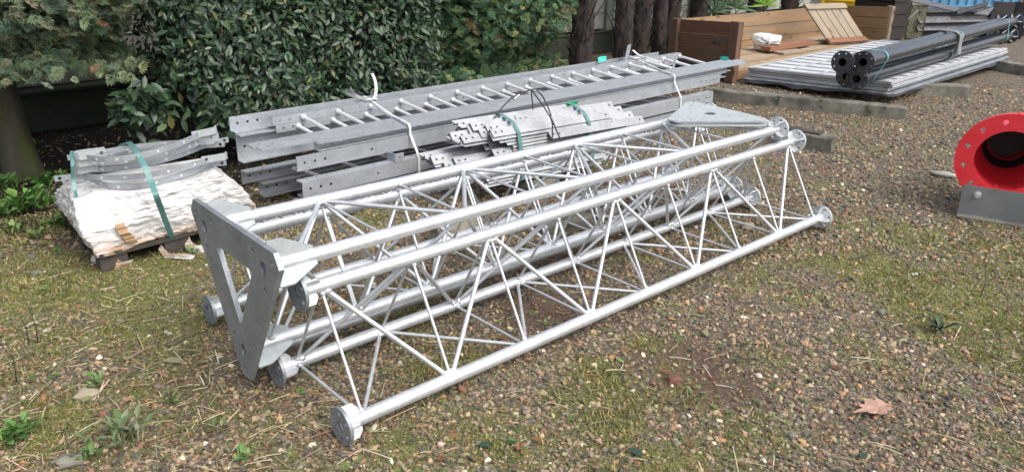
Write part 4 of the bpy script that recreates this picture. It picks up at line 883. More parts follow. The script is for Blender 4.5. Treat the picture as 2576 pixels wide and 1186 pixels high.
def hedge():
    D0, D1, N0, N1, Z0, Z1 = 1.86, 3.95, 4.96, 6.1, .10, 2.1
    root = thing('laurel_hedge', 'dense dark laurel hedge with broad glossy leaves behind the ladder stack', 'hedge', E(2.8, 5.5, 0))
    n = 20500; face = rng.choice(4, n, p=[.70, .10, .10, .10]); u, v, dp = rng.random(n), rng.random(n), rng.random(n) ** 1.6 * .30
    d = np.where(face == 1, D0 + dp, np.where(face == 2, D1 - dp, D0 + u * (D1 - D0))); nn = np.where(face == 0, N0 + dp, np.where(face == 3, N0 + v * (N1 - N0), N0 + u * (N1 - N0)))
    z = np.where(face == 3, Z1 - dp, Z0 + v * (Z1 - Z0) if True else 0)
    z = np.where(face == 0, Z0 + rng.random(n) * (Z1 - Z0), z); lump = (fbm(d * 2.2, z * 2.2, 1) - .5) * .34
    nn = nn + np.where(face == 0, lump, 0); d = d + np.where(face != 0, lump * .6, 0)
    # ragged bottom: foliage starts higher towards the left and at random
    zb = .20 + .22 * np.clip((2.35 - d) / .5, 0, 1) + .22 * (fbm(d * 3, nn * 3, 1) - .4) + .10 * np.clip((d - 3.4) / .5, 0, 1); keep = z > zb
    keep &= ~((d < 2.0) & (z < .62 - .5 * (d - 1.86)) & (rng.random(n) < .8)); keep &= fbm(d * 6 + 40, z * 6, 1) > .27
    P = d[:, None] * edv + nn[:, None] * env; P[:, 2] = z; P = P[keep]; face, n = face[keep], keep.sum()
    out = np.array([-env, -edv, edv, (0, 0, 1)])[face]; Z = out * .9 + np.array([0, 0, .55]) + rng.normal(size=(n, 3)) * .55; S = rng.normal(size=(n, 3)) + np.array([0, 0, -.35]) + out * .6
    R = rots(n, Z=Z, spin=S) * (rng.uniform(.036, .084, n))[:, None, None]
    Ra, Ta = [R], [P - R[:, :, 0] * .5]
    # low sprigs hanging out on the left and along the foot
    for k, (px, py, z, s) in enumerate(((345, 290, .44, .16), (395, 300, .40, .12), (355, 235, .58, .14), (410, 250, .52, .12), (318, 275, .47, .08), (560, 300, .36, .15), (660, 285, .36, .14), (760, 268, .36, .14))):
        q = np.array(at(px, py, z)); m_ = 34; Ta.append(q + rng.normal(size=(m_, 3)) * s * .42); Ra.append(rots(m_, Z=-env * .6 + np.array([0, 0, .7]) + rng.normal(size=(m_, 3)) * .5, spin=rng.normal(size=(m_, 3)) + np.array([-.3, -.4, -.4])) * rng.uniform(.07, .12, m_)[:, None, None])
    Ra, Ta = np.concatenate(Ra), np.concatenate(Ta); scatter('foliage', LV, LFc, Ra, Ta, pal(len(Ta), *LCOL, .35), MT['leaf'], True, root)
    b = MB(); b.box(E((D0 + D1) / 2 + .1, (N0 + N1) / 2 + .24, 1.15), ED, EN, UP, D1 - D0 - .55, N1 - N0 - .5, 1.5)
    for i in range(16): x, y = random.uniform(D0 + .2, D1 - .1), random.uniform(N0 + .25, N1 - .2); b.sweep([E(x, y, -.02), E(x + random.uniform(-.1, .1), y, .3), E(x + random.uniform(-.2, .2), y + random.uniform(-.1, .1), .7)], [.018, .014, .01], 6)
    b.obj('branches', 'twigs', root)
hedge()
def conifer(name, label, base, tr, cen, rad, z0, z1, n, ccol, flat, lean, size, grp=None, bottom=0):
    root = thing(name, label, 'conifer tree', V((base.x, base.y, 0))); b = MB(); pts = spline([V((base.x, base.y, -.03)), V((base.x, base.y, .4)) + lean * .4, V((base.x, base.y, 1.0)) + lean, V((cen.x, cen.y, z1 - .3))], 6)
    b.sweep(pts, [tr * (1.25 - .25 * min(1, i / 4)) * (1 if i < 12 else 1 - (i - 12) * .06) for i in range(len(pts))], 14); b.obj('trunk', 'bark', root)
    # clipped crown: rounded block, sprays all over its shell
    d = rng.normal(size=(n, 3)); d /= np.linalg.norm(d, axis=1, keepdims=True); pw = .42; k = (np.abs(d[:, :2]) ** (1 / pw)).sum(1) ** pw if flat else np.linalg.norm(d[:, :2], axis=1)
    ph = np.arctan2(d[:, 1], d[:, 0]); e = (np.abs(np.cos(ph)) ** 4 + np.abs(np.sin(ph)) ** 4) ** -.25 if flat else np.ones(n)
    t = rng.random(n) ** .8; low = rng.random(n) < .2; prof = np.clip(np.minimum(1, .62 + t * 1.6), 0, 1) * np.clip((1.02 - t) * 5, .3, 1)
    rr = e * (1 - rng.random(n) ** 1.8 * .30) * np.where(low, np.sqrt(rng.random(n)) * prof, prof); lump = 1 + .34 * (fbm(ph * 1.6 + 5 + size * 50, t * 5, 1.0) - .5)
    dd, nn = np.cos(ph) * rr * rad[0] * lump, np.sin(ph) * rr * rad[1] * lump; zl = z0 + np.where(low, .10 * rng.random(n), t * (z1 - z0)); zl = zl - bottom * dd / rad[0] + .16 * (fbm(dd * 3 + 3, nn * 3, 1) - .5)
    P = np.array(V((cen.x, cen.y, 0))) + dd[:, None] * edv + nn[:, None] * env; P[:, 2] = zl
    out = np.cos(ph)[:, None] * edv + np.sin(ph)[:, None] * env; out[:, 2] = np.where(low, -.5, .1); S = out + rng.normal(size=(n, 3)) * .45 + np.array([0, 0, -.25]); Z = np.array([0, 0, .8]) + out * .6 + rng.normal(size=(n, 3)) * .55
    R = rots(n, Z=Z, spin=S) * rng.uniform(.7, 1.25, n)[:, None, None] * size; tint = (.72 + .56 * fbm(dd * 2.4 + 11, zl * 2.4, 1))[:, None]
    scatter('crown', FP1[0], FP1[1], R, P - R[:, :, 0] * .4, pal(n, *ccol, .3) * tint, MT['frond'], False, root)
    b = MB(); b.blob((cen.x, cen.y, (z0 + z1) / 2 + .08), rad[0] * .74, rad[0] * .74, (z1 - z0) * .43, 5, .08, 14, 9)
    for i in range(22):
        a = random.uniform(0, 6.28); s = V((math.cos(a), math.sin(a), 0)); q = V((base.x, base.y, z0 + random.uniform(.0, .5))) + lean; b.sweep([q, q + s * rad[0] * .5 + UP * .1, q + s * rad[0] * .9 + UP * .02], [.016, .011, .004], 5)
    b.obj('branches', 'twigs', root)
tb = at(62, 440); conifer('clipped_conifer', 'broad pale green clipped conifer on a bare mossy trunk at the left edge', tb, .105, E(.98, 5.75), (.92, .86), .74, 2.2, 27000, CCOL1, True, V((-.07, -.03, 0)), .085, None, .03)
conifer('dark_conifer', 'dark green clipped conifer between the laurel hedge and the palm trunks', E(4.95, 5.85), .09, E(4.86, 5.85), (1.02, .86), .30, 2.1, 27000, CCOL2, True, V((0, 0, 0)), .085)
# palm trunks: fibrous, ringed with old leaf bases
PN = ['leftmost shaggy palm trunk, right beside the dark conifer', 'second shaggy palm trunk from the left, just right of the bamboo cane', 'palm trunk close behind and right of the second one from the left', 'middle palm trunk of the row, just left of the open crate', 'shaggy palm trunk close to the corner of the open crate', 'palm trunk rising behind the left corner post of the open crate', 'dark palm trunk behind the back wall of the open crate', 'palm trunk behind the crate wall beside a bright green leaf', 'farthest palm trunk, behind the crate near the yellow bin']
for k, (px, nn, r) in enumerate(((1462, 6.20, .115), (1572, 6.2, .10), (1612, 6.35, .10), (1662, 6.25, .085), (1690, 6.4, .10), (1760, 6.3, .12), (1812, 6.45, .11), (1905, 6.4, .12), (1990, 6.5, .12))):
    dl, dh = -2., 16.
    for _ in range(50):
        md = (dl + dh) / 2; q = E(md, nn, .5) - CAM; x = CX + FP * q.dot(CR) / q.dot(_fwd)
        if x < px: dl = md
        else: dh = md
    g = E(dl, nn, 0); root = thing('palm_tree', PN[k], 'palm tree', g, 'palm trunks along the wall'); r2 = random.Random(k); b = MB(); ln = V((r2.uniform(-.04, .04), r2.uniform(-.04, .04), 0)); vs = []; fs = []; nu, nv = 22, 70
    for j in range(nv + 1):
        z = 2.6 * j / nv - .03
        for i in range(nu):
            a = 2 * math.pi * i / nu; rr = r * (1.12 - .06 * min(2, z)) * (1 + .30 * (vnoise(a * 2.2 + k * 7, z * 7, 1) - .5) + .26 * (vnoise(a * 6, z * 22 + k, 1) - .5)); vs.append(g + ln * z + V((rr * math.cos(a), rr * math.sin(a), z)))
    for j in range(nv):
        for i in range(nu): fs.append((j * nu + i, j * nu + (i + 1) % nu, (j + 1) * nu + (i + 1) % nu, (j + 1) * nu + i))
    b.add(vs, fs, True); b.obj('trunk', 'palmbark', root)
    b = MB()
    for i in range(260):
        a, z = r2.uniform(0, 6.28), r2.uniform(.02, 2.5); s = V((math.cos(a), math.sin(a), 0)); q = g + ln * z + s * r * .95 + UP * z; L = r2.uniform(.03, .15); dn = r2.choice((-1, 1, 1)); b.sweep([q, q + s * L * .45 + UP * dn * L * .5, q + s * L * .6 + UP * dn * L], [.006, .004, .0015], 4)
    for i in range(5):
        a, z = r2.uniform(3.2, 6.2), r2.uniform(.1, .7); s = V((math.cos(a), math.sin(a), 0)); q = g + s * r + UP * z; b.sweep([q, q + s * .16 + UP * r2.uniform(.15, .3)], [.009, .005], 5)
    b.obj('leaf_bases', 'palmbark', root)['kind'] = 'stuff'
    m_ = 26; P = np.array(g + UP * 2.55)[None, :] + rng.normal(size=(m_, 3)) * .05; S = rng.normal(size=(m_, 3)); S[:, 2] = np.abs(S[:, 2]) * .5; R = rots(m_, Z=np.array([0, 0, 1.]) + rng.normal(size=(m_, 3)) * .4, spin=S) * rng.uniform(.5, .8, m_)[:, None, None]
    fv, ff = fanproto(9, 2.6, 5); scatter('fronds', fv, ff, R, P, pal(m_, [(.05, .10, .03), (.08, .14, .05)], [1, 1]), MT['frond'], False, root)
# bright palm leaf leaning over the crate wall
def fanleaf(px, py, z, s, cols, label, k):
    q = at(px, py, z); n = 13; r2 = random.Random(k); b = MB()
    root = thing('palm_leaf', label, 'palm leaf', V((q.x, q.y, 0))); 
    b.sweep([V((q.x + .1, q.y + .1, 0)), V((q.x + .05, q.y + .05, q.z * .6)), q], .008, 5); b.obj('stalk', 'leafstalk', root)
    d = (CR * .6 + UP * .8).normalized(); P, Rm = [], []
    for i in range(n):
        a = (i / (n - 1) - .5) * 3.4; X = (CR * math.sin(a) + UP * math.cos(a) + _fwd * r2.uniform(-.3, .3)).normalized(); Z = (-_fwd + UP * .3).normalized(); Z = (Z - X * Z.dot(X)).normalized(); Y = Z.cross(X); L = s * r2.uniform(.7, 1.1); Rm.append([[X.x * L, Y.x * L * .35, Z.x * L], [X.y * L, Y.y * L * .35, Z.y * L], [X.z * L, Y.z * L * .35, Z.z * L]]); P.append(tuple(q))
    scatter('blades', LV, LFc, np.array(Rm), np.array(P), pal(n, cols, [1] * len(cols), .15), MT['weed'], True, root)
MT['leafstalk'] = surf('green_stalk', (.10, .16, .03), (.16, .22, .05), 9)
fanleaf(1925, 14, .60, .22, [(.22, .38, .03), (.16, .30, .03)], 'bright yellow-green palm leaf showing above the back wall of the crate', 1)
fanleaf(1850, 22, .56, .3, [(.06, .12, .05), (.09, .15, .07)], 'dull green palm leaf between the trunks behind the crate', 2)
fanleaf(1800, 30, .52, .25, [(.05, .10, .04), (.07, .12, .06)], 'small dull palm leaf beside the left corner of the crate', 3)
for px, mt, lab in ((1519, 'leafstalk', 'thin pale green bamboo cane leaning against the wall between the palms'), (1791, 'pinegrey', 'thin grey stick standing between the palm trunks near the crate')):
    a, c = at(px - 9, 120), at(px + 6, -8, .62); b = MB(); b.sweep([a, a.lerp(c, .5) + V((.01, 0, .0)), c + (c - a) * .8], .012, 7); tag(b.obj('garden_cane', mt, None, a), lab, 'cane')
# ------------------------------------------------------------------ ground
GRASS = [(250, 720, .5, 1), (120, 690, .4, 1), (420, 665, .45, 1), (330, 860, .35, .8), (60, 760, .4, .6), (120, 1060, .35, .8), (400, 1050, .35, .6), (40, 930, .35, .7), (700, 1150, .2, .5), (1700, 1150, .22, .8), (1560, 1060, .2, .7), (1250, 1140, .2, .7), (560, 780, .3, .7), (300, 1000, .4, .7), (700, 1060, .25, .5), (120, 840, .5, .7), (1500, 950, .15, .8), (1620, 860, .12, .6), (2200, 680, .35, .9), (2400, 780, .4, 1), (2560, 900, .3, .9), (2060, 760, .25, .6), (2330, 590, .4, .8), (2520, 640, .45, .9), (1000, 1110, .2, .7), (1960, 900, .15, .5), (2560, 1110, .15, .6), (850, 560, .3, .9), (980, 800, .25, .6), (1150, 900, .2, .6), (30, 560, .5, 1), (520, 900, .12, .4), (1850, 1120, .2, .6), (2150, 880, .2, .5), (1560, 400, .3, .3), (2050, 640, .25, .4)]
SOIL = [(1360, 790, .26, 1.2), (1700, 905, .22, 1.1), (1790, 985, .24, 1.1), (470, 930, .20, .7), (1900, 1010, .12, .7), (560, 860, .25, .6), (2060, 1060, .10, .6), (150, 600, .3, .6), (70, 500, .4, .7), (2250, 1080, .12, .5)]
STRAW = [(500, 1080, .45), (650, 1130, .35), (180, 870, .4), (300, 960, .35), (100, 960, .4), (850, 1100, .2), (250, 1140, .4)]
def mask(x, y, L):
    o = np.zeros_like(x)
    for px, py, r, wgt in L: g = at(px, py); o = np.maximum(o, wgt * np.exp(-(((x - g.x) ** 2 + (y - g.y) ** 2) / r ** 2)))
    return o
def gh(x, y): return (fbm(x, y, 1.3) - .5) * .016 + (vnoise(x, y, 6) - .5) * .006 - .004
def gmask(x, y): return np.clip((mask(x, y, GRASS) * 1.25 - .06) + (fbm(x + 9, y, 3.2) - .50) * 1.5 + (vnoise(x, y, 14) - .5) * .35, 0, 1) * np.clip((9.0 - y) / 3, .15, 1)
def smask(x, y): return np.clip(mask(x, y, SOIL) * 1.1 + (fbm(x, y + 7, 4) - .5) * .9 - .12, 0, 1)
xs = np.concatenate((np.linspace(-60, -5, 12, endpoint=False), np.arange(-5, 7, .055), np.linspace(7, 70, 14))); ys = np.concatenate((np.linspace(-40, .8, 8, endpoint=False), np.arange(.8, 11, .055), np.linspace(11, 90, 16)))
gx, gy = np.meshgrid(xs, ys); near = ((gx > -5) & (gx < 7) & (gy > .8) & (gy < 11)); gz = np.where(near, gh(gx, gy), -.004)
me = bpy.data.meshes.new('ground'); nx, ny = len(xs), len(ys); i0 = (np.arange(ny - 1)[:, None] * nx + np.arange(nx - 1)[None, :]).reshape(-1)
me.from_pydata(np.stack([gx, gy, gz], -1).reshape(-1, 3).tolist(), [], np.stack([i0, i0 + 1, i0 + nx + 1, i0 + nx], -1).tolist())
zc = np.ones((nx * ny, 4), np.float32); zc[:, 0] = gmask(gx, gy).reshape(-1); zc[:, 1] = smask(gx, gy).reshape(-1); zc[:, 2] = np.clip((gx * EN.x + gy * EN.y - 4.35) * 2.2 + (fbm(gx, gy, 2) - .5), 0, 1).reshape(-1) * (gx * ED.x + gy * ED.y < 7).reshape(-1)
a = me.color_attributes.new('zone', 'FLOAT_COLOR', 'POINT'); a.data.foreach_set('color', zc.reshape(-1)); me.polygons.foreach_set('use_smooth', np.full(len(me.polygons), True))
m, t, b = nodes('yard_ground'); co = coords(t)
def stones(scale, pts):
    v = N(t, 'ShaderNodeTexVoronoi', Scale=scale, Randomness=1.0); t.links.new(co, v.inputs['Vector']); s = N(t, 'ShaderNodeSeparateColor'); t.links.new(v.outputs['Color'], s.inputs[0]); return ramp(t, s.outputs[0], pts), v.outputs['Distance']
PAL = [(0, (.06, .056, .046)), (.3, (.14, .12, .09)), (.55, (.215, .175, .125)), (.75, (.28, .22, .15)), (.9, (.25, .16, .095)), (1, (.44, .40, .33))]
c1, d1 = stones(62, PAL); c2, d2 = stones(125, PAL)
c = mix(t, ramp(t, noise(t, co, 30, 3), [(.45, 0), (.55, 1)]), c1, c2)
c = mix(t, ramp(t, d1, [(.25, 0), (.75, .7)]), c, (.045, .034, .024))
at_ = N(t, 'ShaderNodeAttribute', attribute_name='zone'); s = N(t, 'ShaderNodeSeparateColor'); t.links.new(at_.outputs['Color'], s.inputs[0])
so_ = ramp(t, noise(t, co, 22, 7, .75), [(.3, (.055, .033, .022)), (.7, (.14, .085, .058))])
mo_ = ramp(t, noise(t, co, 34, 6, .75), [(.3, (.07, .072, .022)), (.55, (.16, .165, .042)), (.75, (.255, .245, .07))])
fs_ = N(t, 'ShaderNodeMath', operation='MULTIPLY'); fs_.inputs[1].default_value = .8; t.links.new(s.outputs[1], fs_.inputs[0])
c = mix(t, fs_.outputs[0], c, so_)
fm = N(t, 'ShaderNodeMath', operation='MULTIPLY'); t.links.new(s.outputs[0], fm.inputs[0]); t.links.new(ramp(t, noise(t, co, 17, 5, .7), [(.30, .1), (.52, .92)]), fm.inputs[1])
c = mix(t, fm.outputs[0], c, mo_)
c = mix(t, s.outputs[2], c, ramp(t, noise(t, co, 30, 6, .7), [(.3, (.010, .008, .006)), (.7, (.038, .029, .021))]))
t.links.new(c, b.inputs['Base Color']); b.inputs['Roughness'].default_value = .85; b.inputs['Specular IOR Level'].default_value = .3
ad = N(t, 'ShaderNodeMath', operation='ADD'); t.links.new(d1, ad.inputs[0]); t.links.new(noise(t, co, 90, 5, .7), ad.inputs[1]); bump(t, b, ad.outputs[0], .8, .012)
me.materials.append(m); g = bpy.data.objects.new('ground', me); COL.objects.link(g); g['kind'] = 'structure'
# ------------------------------------------------------------------ loose gravel
def field(n, ymin, ymax, spread=.75, pw=1.0):
    """points over the part of the yard around the view, denser towards the camera"""
    u = rng.random(n); y = ymin * (ymax / ymin) ** (u ** pw); x = (rng.random(n) * 2 - 1) * (spread * y + .35); return x, y
def clear(x, y):
    """not inside the objects that stand on the yard"""
    d, n_ = x * ED.x + y * ED.y, x * EN.x + y * EN.y; return ~((d > 1.05) & (d < 1.95) & (n_ > 3.95) & (n_ < 4.75)) & (n_ < 6.85)
MT['pebble'] = vcol('pebbles', .62, 0, .45, .25); MT['grassblade'] = vcol('grass_blades', .6, .2, .25); MT['strawm'] = vcol('dry_straw', .7, 0, .3)
ph = (1 + 5 ** .5) / 2; ICO = np.array([(-1, ph, 0), (1, ph, 0), (-1, -ph, 0), (1, -ph, 0), (0, -1, ph), (0, 1, ph), (0, -1, -ph), (0, 1, -ph), (ph, 0, -1), (ph, 0, 1), (-ph, 0, -1), (-ph, 0, 1)]) / (1 + ph * ph) ** .5
ICF = [(0, 11, 5), (0, 5, 1), (0, 1, 7), (0, 7, 10), (0, 10, 11), (1, 5, 9), (5, 11, 4), (11, 10, 2), (10, 7, 6), (7, 1, 8), (3, 9, 4), (3, 4, 2), (3, 2, 6), (3, 6, 8), (3, 8, 9), (4, 9, 5), (2, 4, 11), (6, 2, 10), (8, 6, 7), (9, 8, 1)]
PCOL = [(.055, .052, .045), (.095, .085, .068), (.145, .122, .09), (.195, .158, .108), (.26, .205, .135), (.21, .12, .07), (.29, .185, .10), (.42, .385, .32), (.14, .085, .058), (.075, .068, .056)]
PWT = [10, 19, 22, 17, 9, 4.5, 3, 2.0, 8, 9]
def pebbles(n, ymin, ymax, smin, smax, pw, name, part=0):
    x, y = field(n, ymin, ymax, 1.0, pw); gm, sm = gmask(x, y), smask(x, y); k = clear(x, y) & (rng.random(n) > gm * np.where(x < -.3, .88, .68)) & (rng.random(n) > sm * .82) & ((x * EN.x + y * EN.y < 4.7 + (y > 6.5) * 1.2) | (rng.random(n) < .12))
    x, y = x[k], y[k]; n = len(x); s = smin * (smax / smin) ** (rng.random(n) ** 1.9)
    Z = np.array([0, 0, 1.]) + rng.normal(size=(n, 3)) * .35; R = rots(n, Z=Z) * s[:, None, None]; R[:, :, 0] *= rng.uniform(.85, 1.5, n)[:, None]; R[:, :, 2] *= rng.uniform(.45, .8, n)[:, None]
    sh = ICO * (1 + .0 * ICO); zz = gh(x, y) + s * rng.uniform(.0, .38, n); bx = .10 * (fbm(x, y, 1.6) - .5)
    return R, np.stack([x, y, zz], -1), pal(n, PCOL, PWT, .22) * np.array([1.06, 1.0, .88]) * (1.30 + bx[:, None] * 2)
Rs, Ts, Cs = zip(pebbles(98000, 1.75, 4.2, .0026, .0122, .95, 'a'), pebbles(72000, 3.8, 9.0, .006, .016, 1.0, 'b'))
protos = []
for k in range(3):
    q = ICO * (1 + .28 * (np.random.default_rng(k).random((12, 1)) * 2 - 1)); protos.append(q)
Rall, Tall, Call = np.concatenate(Rs), np.concatenate(Ts), np.concatenate(Cs); pick = rng.integers(0, 3, len(Tall))
# the three pebble shapes share one object: blend shape by a per-stone shear instead of separate meshes
Rall = Rall @ (np.eye(3)[None] + rng.normal(size=(len(Tall), 3, 3)) * .16)
gr = scatter('gravel', protos[0], ICF, Rall, Tall, Call, MT['pebble'], False); tag(gr, 'loose mixed brown and grey gravel covering the yard', 'gravel', None, 'stuff')
# ------------------------------------------------------------------ grass, moss, straw, cypress litter
n = 460000; x, y = field(n, 1.75, 8.5, .78, .95); k = (rng.random(n) < gmask(x, y) ** 1.2 * .85 + .02) & clear(x, y) & (fbm(x, y, 11) > .34); x, y = x[k], y[k]; n = len(x)
h = rng.uniform(.005, .017, n) * (1 + .9 * (fbm(x, y, 5) > .55)); Z = np.array([0, 0, .75]) + rng.normal(size=(n, 3)) * .65; Z[:, 2] = np.abs(Z[:, 2]) + .05; R = rots(n, Z=Z) * h[:, None, None]; R[:, :, 0] *= (.0015 / h * (1 + .35 * y))[:, None]
tone = (.75 + .6 * fbm(x + 3, y, 2.4))[:, None]
gs = scatter('grass', [(-1, 0, 0), (1, 0, 0), (.6, .18, .6), (-.6, .18, .6), (0, .5, 1.05)], [(0, 1, 2, 3), (3, 2, 4)], R, np.stack([x, y, gh(x, y) - .002], -1), pal(n, [(.165, .175, .05), (.235, .225, .075), (.11, .14, .045), (.32, .285, .13), (.30, .225, .125)], [30, 28, 16, 16, 12], .3) * tone * 1.12, MT['grassblade']); tag(gs, 'short yellow-green grass and moss growing through the gravel', 'grass', None, 'stuff')
n = 9000; x, y = field(n, 1.7, 7, .78, .9); k = (rng.random(n) < .15 + mask(x, y, [(p, q, r, .9) for p, q, r in STRAW]) + .25 * (y < 4) * (x < -1.1)) & clear(x, y); x, y = x[k], y[k]; n = len(x)
L = .012 * (12 ** rng.random(n)); R = rots(n, Z=np.array([0, 0, 1.]) + rng.normal(size=(n, 3)) * .16); S = np.stack([L, rng.uniform(.0007, .0016, n), rng.uniform(.0007, .0014, n)], -1); R = R * S[:, None, :]
bx_ = [(-.5, -1, -1), (-.5, 1, -1), (-.5, 1, 1), (-.5, -1, 1), (0, -1, 1.5), (0, 1, 1.5), (0, 1, 3.5), (0, -1, 3.5), (.5, -1, -1), (.5, 1, -1), (.5, 1, 1), (.5, -1, 1)]; bf_ = [(0, 1, 5, 4), (1, 2, 6, 5), (2, 3, 7, 6), (3, 0, 4, 7), (4, 5, 9, 8), (5, 6, 10, 9), (6, 7, 11, 10), (7, 4, 8, 11)]
st = scatter('straw', bx_, bf_, R, np.stack([x, y, gh(x, y) + rng.uniform(.003, .014, n)], -1), pal(n, [(.42, .33, .20), (.30, .22, .13), (.52, .45, .31), (.15, .10, .06)], [30, 28, 16, 20]), MT['strawm']); tag(st, 'dry straw stalks and bits of twig strewn over the gravel', 'straw', None, 'stuff')
n = 3000; x, y = field(n, 1.75, 6.5, .78, .9); k = (rng.random(n) < .30 + .3 * (fbm(x, y, 1.7) > .5)) & clear(x, y) & (x * EN.x + y * EN.y < 4.7); x, y = x[k], y[k]; n = len(x)
R = rots(n, Z=np.array([0, 0, 1.]) + rng.normal(size=(n, 3)) * .22) * rng.uniform(.018, .05, n)[:, None, None]
ct = scatter('cypress_litter', FP1[0], FP1[1], R, np.stack([x, y, gh(x, y) + rng.uniform(.006, .014, n)], -1), pal(n, [(.10, .15, .045), (.17, .20, .06), (.24, .19, .07), (.20, .10, .045)], [30, 26, 16, 12]), MT['frond']); tag(ct, 'small fallen cypress sprays scattered over the gravel', 'cypress litter', None, 'stuff')
n = 5200; x, y = field(n, 1.75, 9, .78, .95); k = clear(x, y) & (rng.random(n) < .55) & ((x * EN.x + y * EN.y < 4.7) | (y > 8.5)); x, y = x[k], y[k]; n = len(x); R = rots(n, Z=np.array([0, 0, 1.]) + rng.normal(size=(n, 3)) * .35) * rng.uniform(.006, .022, n)[:, None, None]
lt = scatter('leaf_litter', LV, LFc, R, np.stack([x, y, gh(x, y) + rng.uniform(.004, .012, n)], -1), pal(n, [(.22, .10, .05), (.33, .16, .08), (.16, .09, .05), (.38, .26, .13), (.10, .12, .04)], [26, 16, 24, 14, 10]), MT['weed']); tag(lt, 'tiny dead leaf scraps lying among the pebbles', 'leaf litter', None, 'stuff')
# ------------------------------------------------------------------ single weeds, leaves, stones
WV = [(0, 0, 0), (.35, .07, .16), (.35, 0, .12), (.35, -.07, .16), (.7, .17, .24), (.7, 0, .20), (.7, -.17, .24), (1, 0, .16)]
def weed(px, py, s, cols, label, nl=16, jag=False):
    q = at(px, py); n = nl; root = thing('weed', label, 'weed', q); az = rng.random(n) * 6.28; el = rng.uniform(.05, 1.1, n)
    S = np.stack([np.cos(az), np.sin(az), el], -1); S /= np.linalg.norm(S, axis=1, keepdims=True); Z = np.array([0, 0, 1.]) - np.cos(az)[:, None] * np.array([.3, 0, 0]); R = rots(n, Z=Z - (Z * S).sum(1, keepdims=True) * S, spin=S) * (rng.uniform(.55, 1.1, n) * s)[:, None, None]; 
    if jag: R[:, :, 1] *= .6
    scatter('leaves', WV, LFc, R, np.array(q)[None, :] + rng.normal(size=(n, 3)) * [s * .22, s * .22, .002] + np.array([0, 0, .004]), pal(n, cols, [1] * len(cols), .25), MT['weed'], True, root)
    b = MB(); b.sweep([q - UP * .01, q + UP * s * .25], [s * .04, s * .02], 5); b.obj('stem', 'leafstalk', root)
G1, G2, G3 = [(.10, .21, .05), (.14, .26, .07), (.07, .15, .04)], [(.13, .18, .08), (.18, .22, .11)], [(.09, .16, .04), (.16, .21, .07)]
for a in (((18, 478), .13, G1, 'leafy green weed at the foot of the mossy conifer trunk, at the left edge', 26), ((110, 470), .12, G1, 'leafy weed between the mossy trunk and the white load', 26), ((150, 452), .09, G1, 'small weed right of the mossy trunk, against the dark wall', 18), ((68, 528), .16, G1, 'biggest bright green weed of the patch left of the white load', 40), ((18, 545), .12, G1, 'bright green weed at the left edge beside the biggest weed', 26), ((118, 520), .10, G1, 'bright weed just right of the biggest weed', 22), ((150, 568), .10, G1, 'weed close to the left corner of the white load', 24), ((170, 545), .07, G3, 'small weed touching the left side of the white load', 16), ((40, 585), .09, G3, 'low weed in front of the biggest weed', 20), ((100, 600), .07, G3, 'little weed in the moss left of the white load', 16), ((205, 600), .07, G3, 'weed under the lower left corner of the white load', 16), ((300, 668), .05, G1, 'tiny weed in front of the white load', 10), ((480, 640), .05, G1, 'tiny weed right of the torn film strips', 10), ((285, 1108), .13, G2, 'grey-green rosette with long leaves in the bottom left corner', 18), ((335, 1105), .10, G2, 'pale rosette beside the grey-green one in the bottom left corner', 16), ((250, 968), .05, G1, 'small bright weed near the flat brown stone', 10), ((60, 1085), .07, G1, 'clover-like weed at the left edge near the bottom', 20), ((20, 1110), .08, G1, 'weed in the extreme bottom left corner', 20), ((235, 1150), .06, G3, 'weed at the bottom edge left of the rosettes', 14), ((550, 1085), .05, G3, 'weed among the straw left of the nearest flange', 12), ((430, 1010), .05, G3, 'small weed in the straw below the end plate', 12), ((150, 640), .05, G1, 'small flat weed in the moss below the left weeds', 10), ((620, 1150), .05, G1, 'weed at the bottom edge below the nearest flange', 12), ((870, 905), .03, G1, 'tiny weed between the two nearest flanges', 9), ((1375, 820), .035, G1, 'tiny weed inside the nearest tower section', 9), ((1880, 870), .035, G3, 'tiny grassy weed right of the nearest long tube', 10), ((1750, 1000), .04, G3, 'small weed beside the reddish stone', 10), ((2360, 832), .09, [(.03, .055, .03), (.05, .07, .03)], 'dark broad-leaved seedling in the moss at the right', 10), ((1950, 1060), .03, G2, 'pale little weed left of the big maple leaf', 9), ((1300, 1120), .04, G1, 'bright little weed at the bottom edge, in the middle', 12), ((1790, 245), .07, G3, 'weed at the left end of the long sleeper', 14), ((1670, 258), .06, G3, 'weed beside the far end of the ladder stack', 12)):
    weed(a[0][0], a[0][1], a[1], a[2], a[3], a[4], a[2] is G2)
def mapleleaf():
    q = at(2208, 1030, .012); ang = .25; X = V((math.cos(ang), math.sin(ang), .05)); Y = UP.cross(X); b = MB(); 
    pr = [(.046, -.006), (.040, -.026), (.020, -.036), (.012, -.030), (-.004, -.050), (-.020, -.040), (-.028, -.026), (-.046, -.030), (-.058, -.020), (-.050, -.010), (-.078, -.010), (-.104, .004), (-.074, .008), (-.056, .012), (-.064, .024), (-.050, .032), (-.034, .028), (-.026, .044), (-.006, .052), (.006, .036), (.020, .040), (.034, .030), (.044, .012)]
    vs = [q + X * x * 1.0 + Y * y * 1.0 + UP * (.010 + .25 * max(0, abs(y) - .015) + .004 * math.sin(x * 70)) for x, y in pr]; c = len(vs); vs.append(q + UP * .012); n = len(pr); b.add(vs, [(i, (i + 1) % n, c) for i in range(n)])
    o = thing('maple_leaf', 'large dry pinkish-brown maple leaf lying on the gravel at the lower right', 'leaf', V((q.x, q.y, 0))); b.obj('blade', 'deadleaf', o); b = MB(); b.sweep([q + X * .03 + UP * .012, q + X * .07 + UP * .008 - Y * .01, q + X * .095 - Y * .025], [.0012, .0012, .001], 5); b.obj('stalk', 'deadstalk', o)
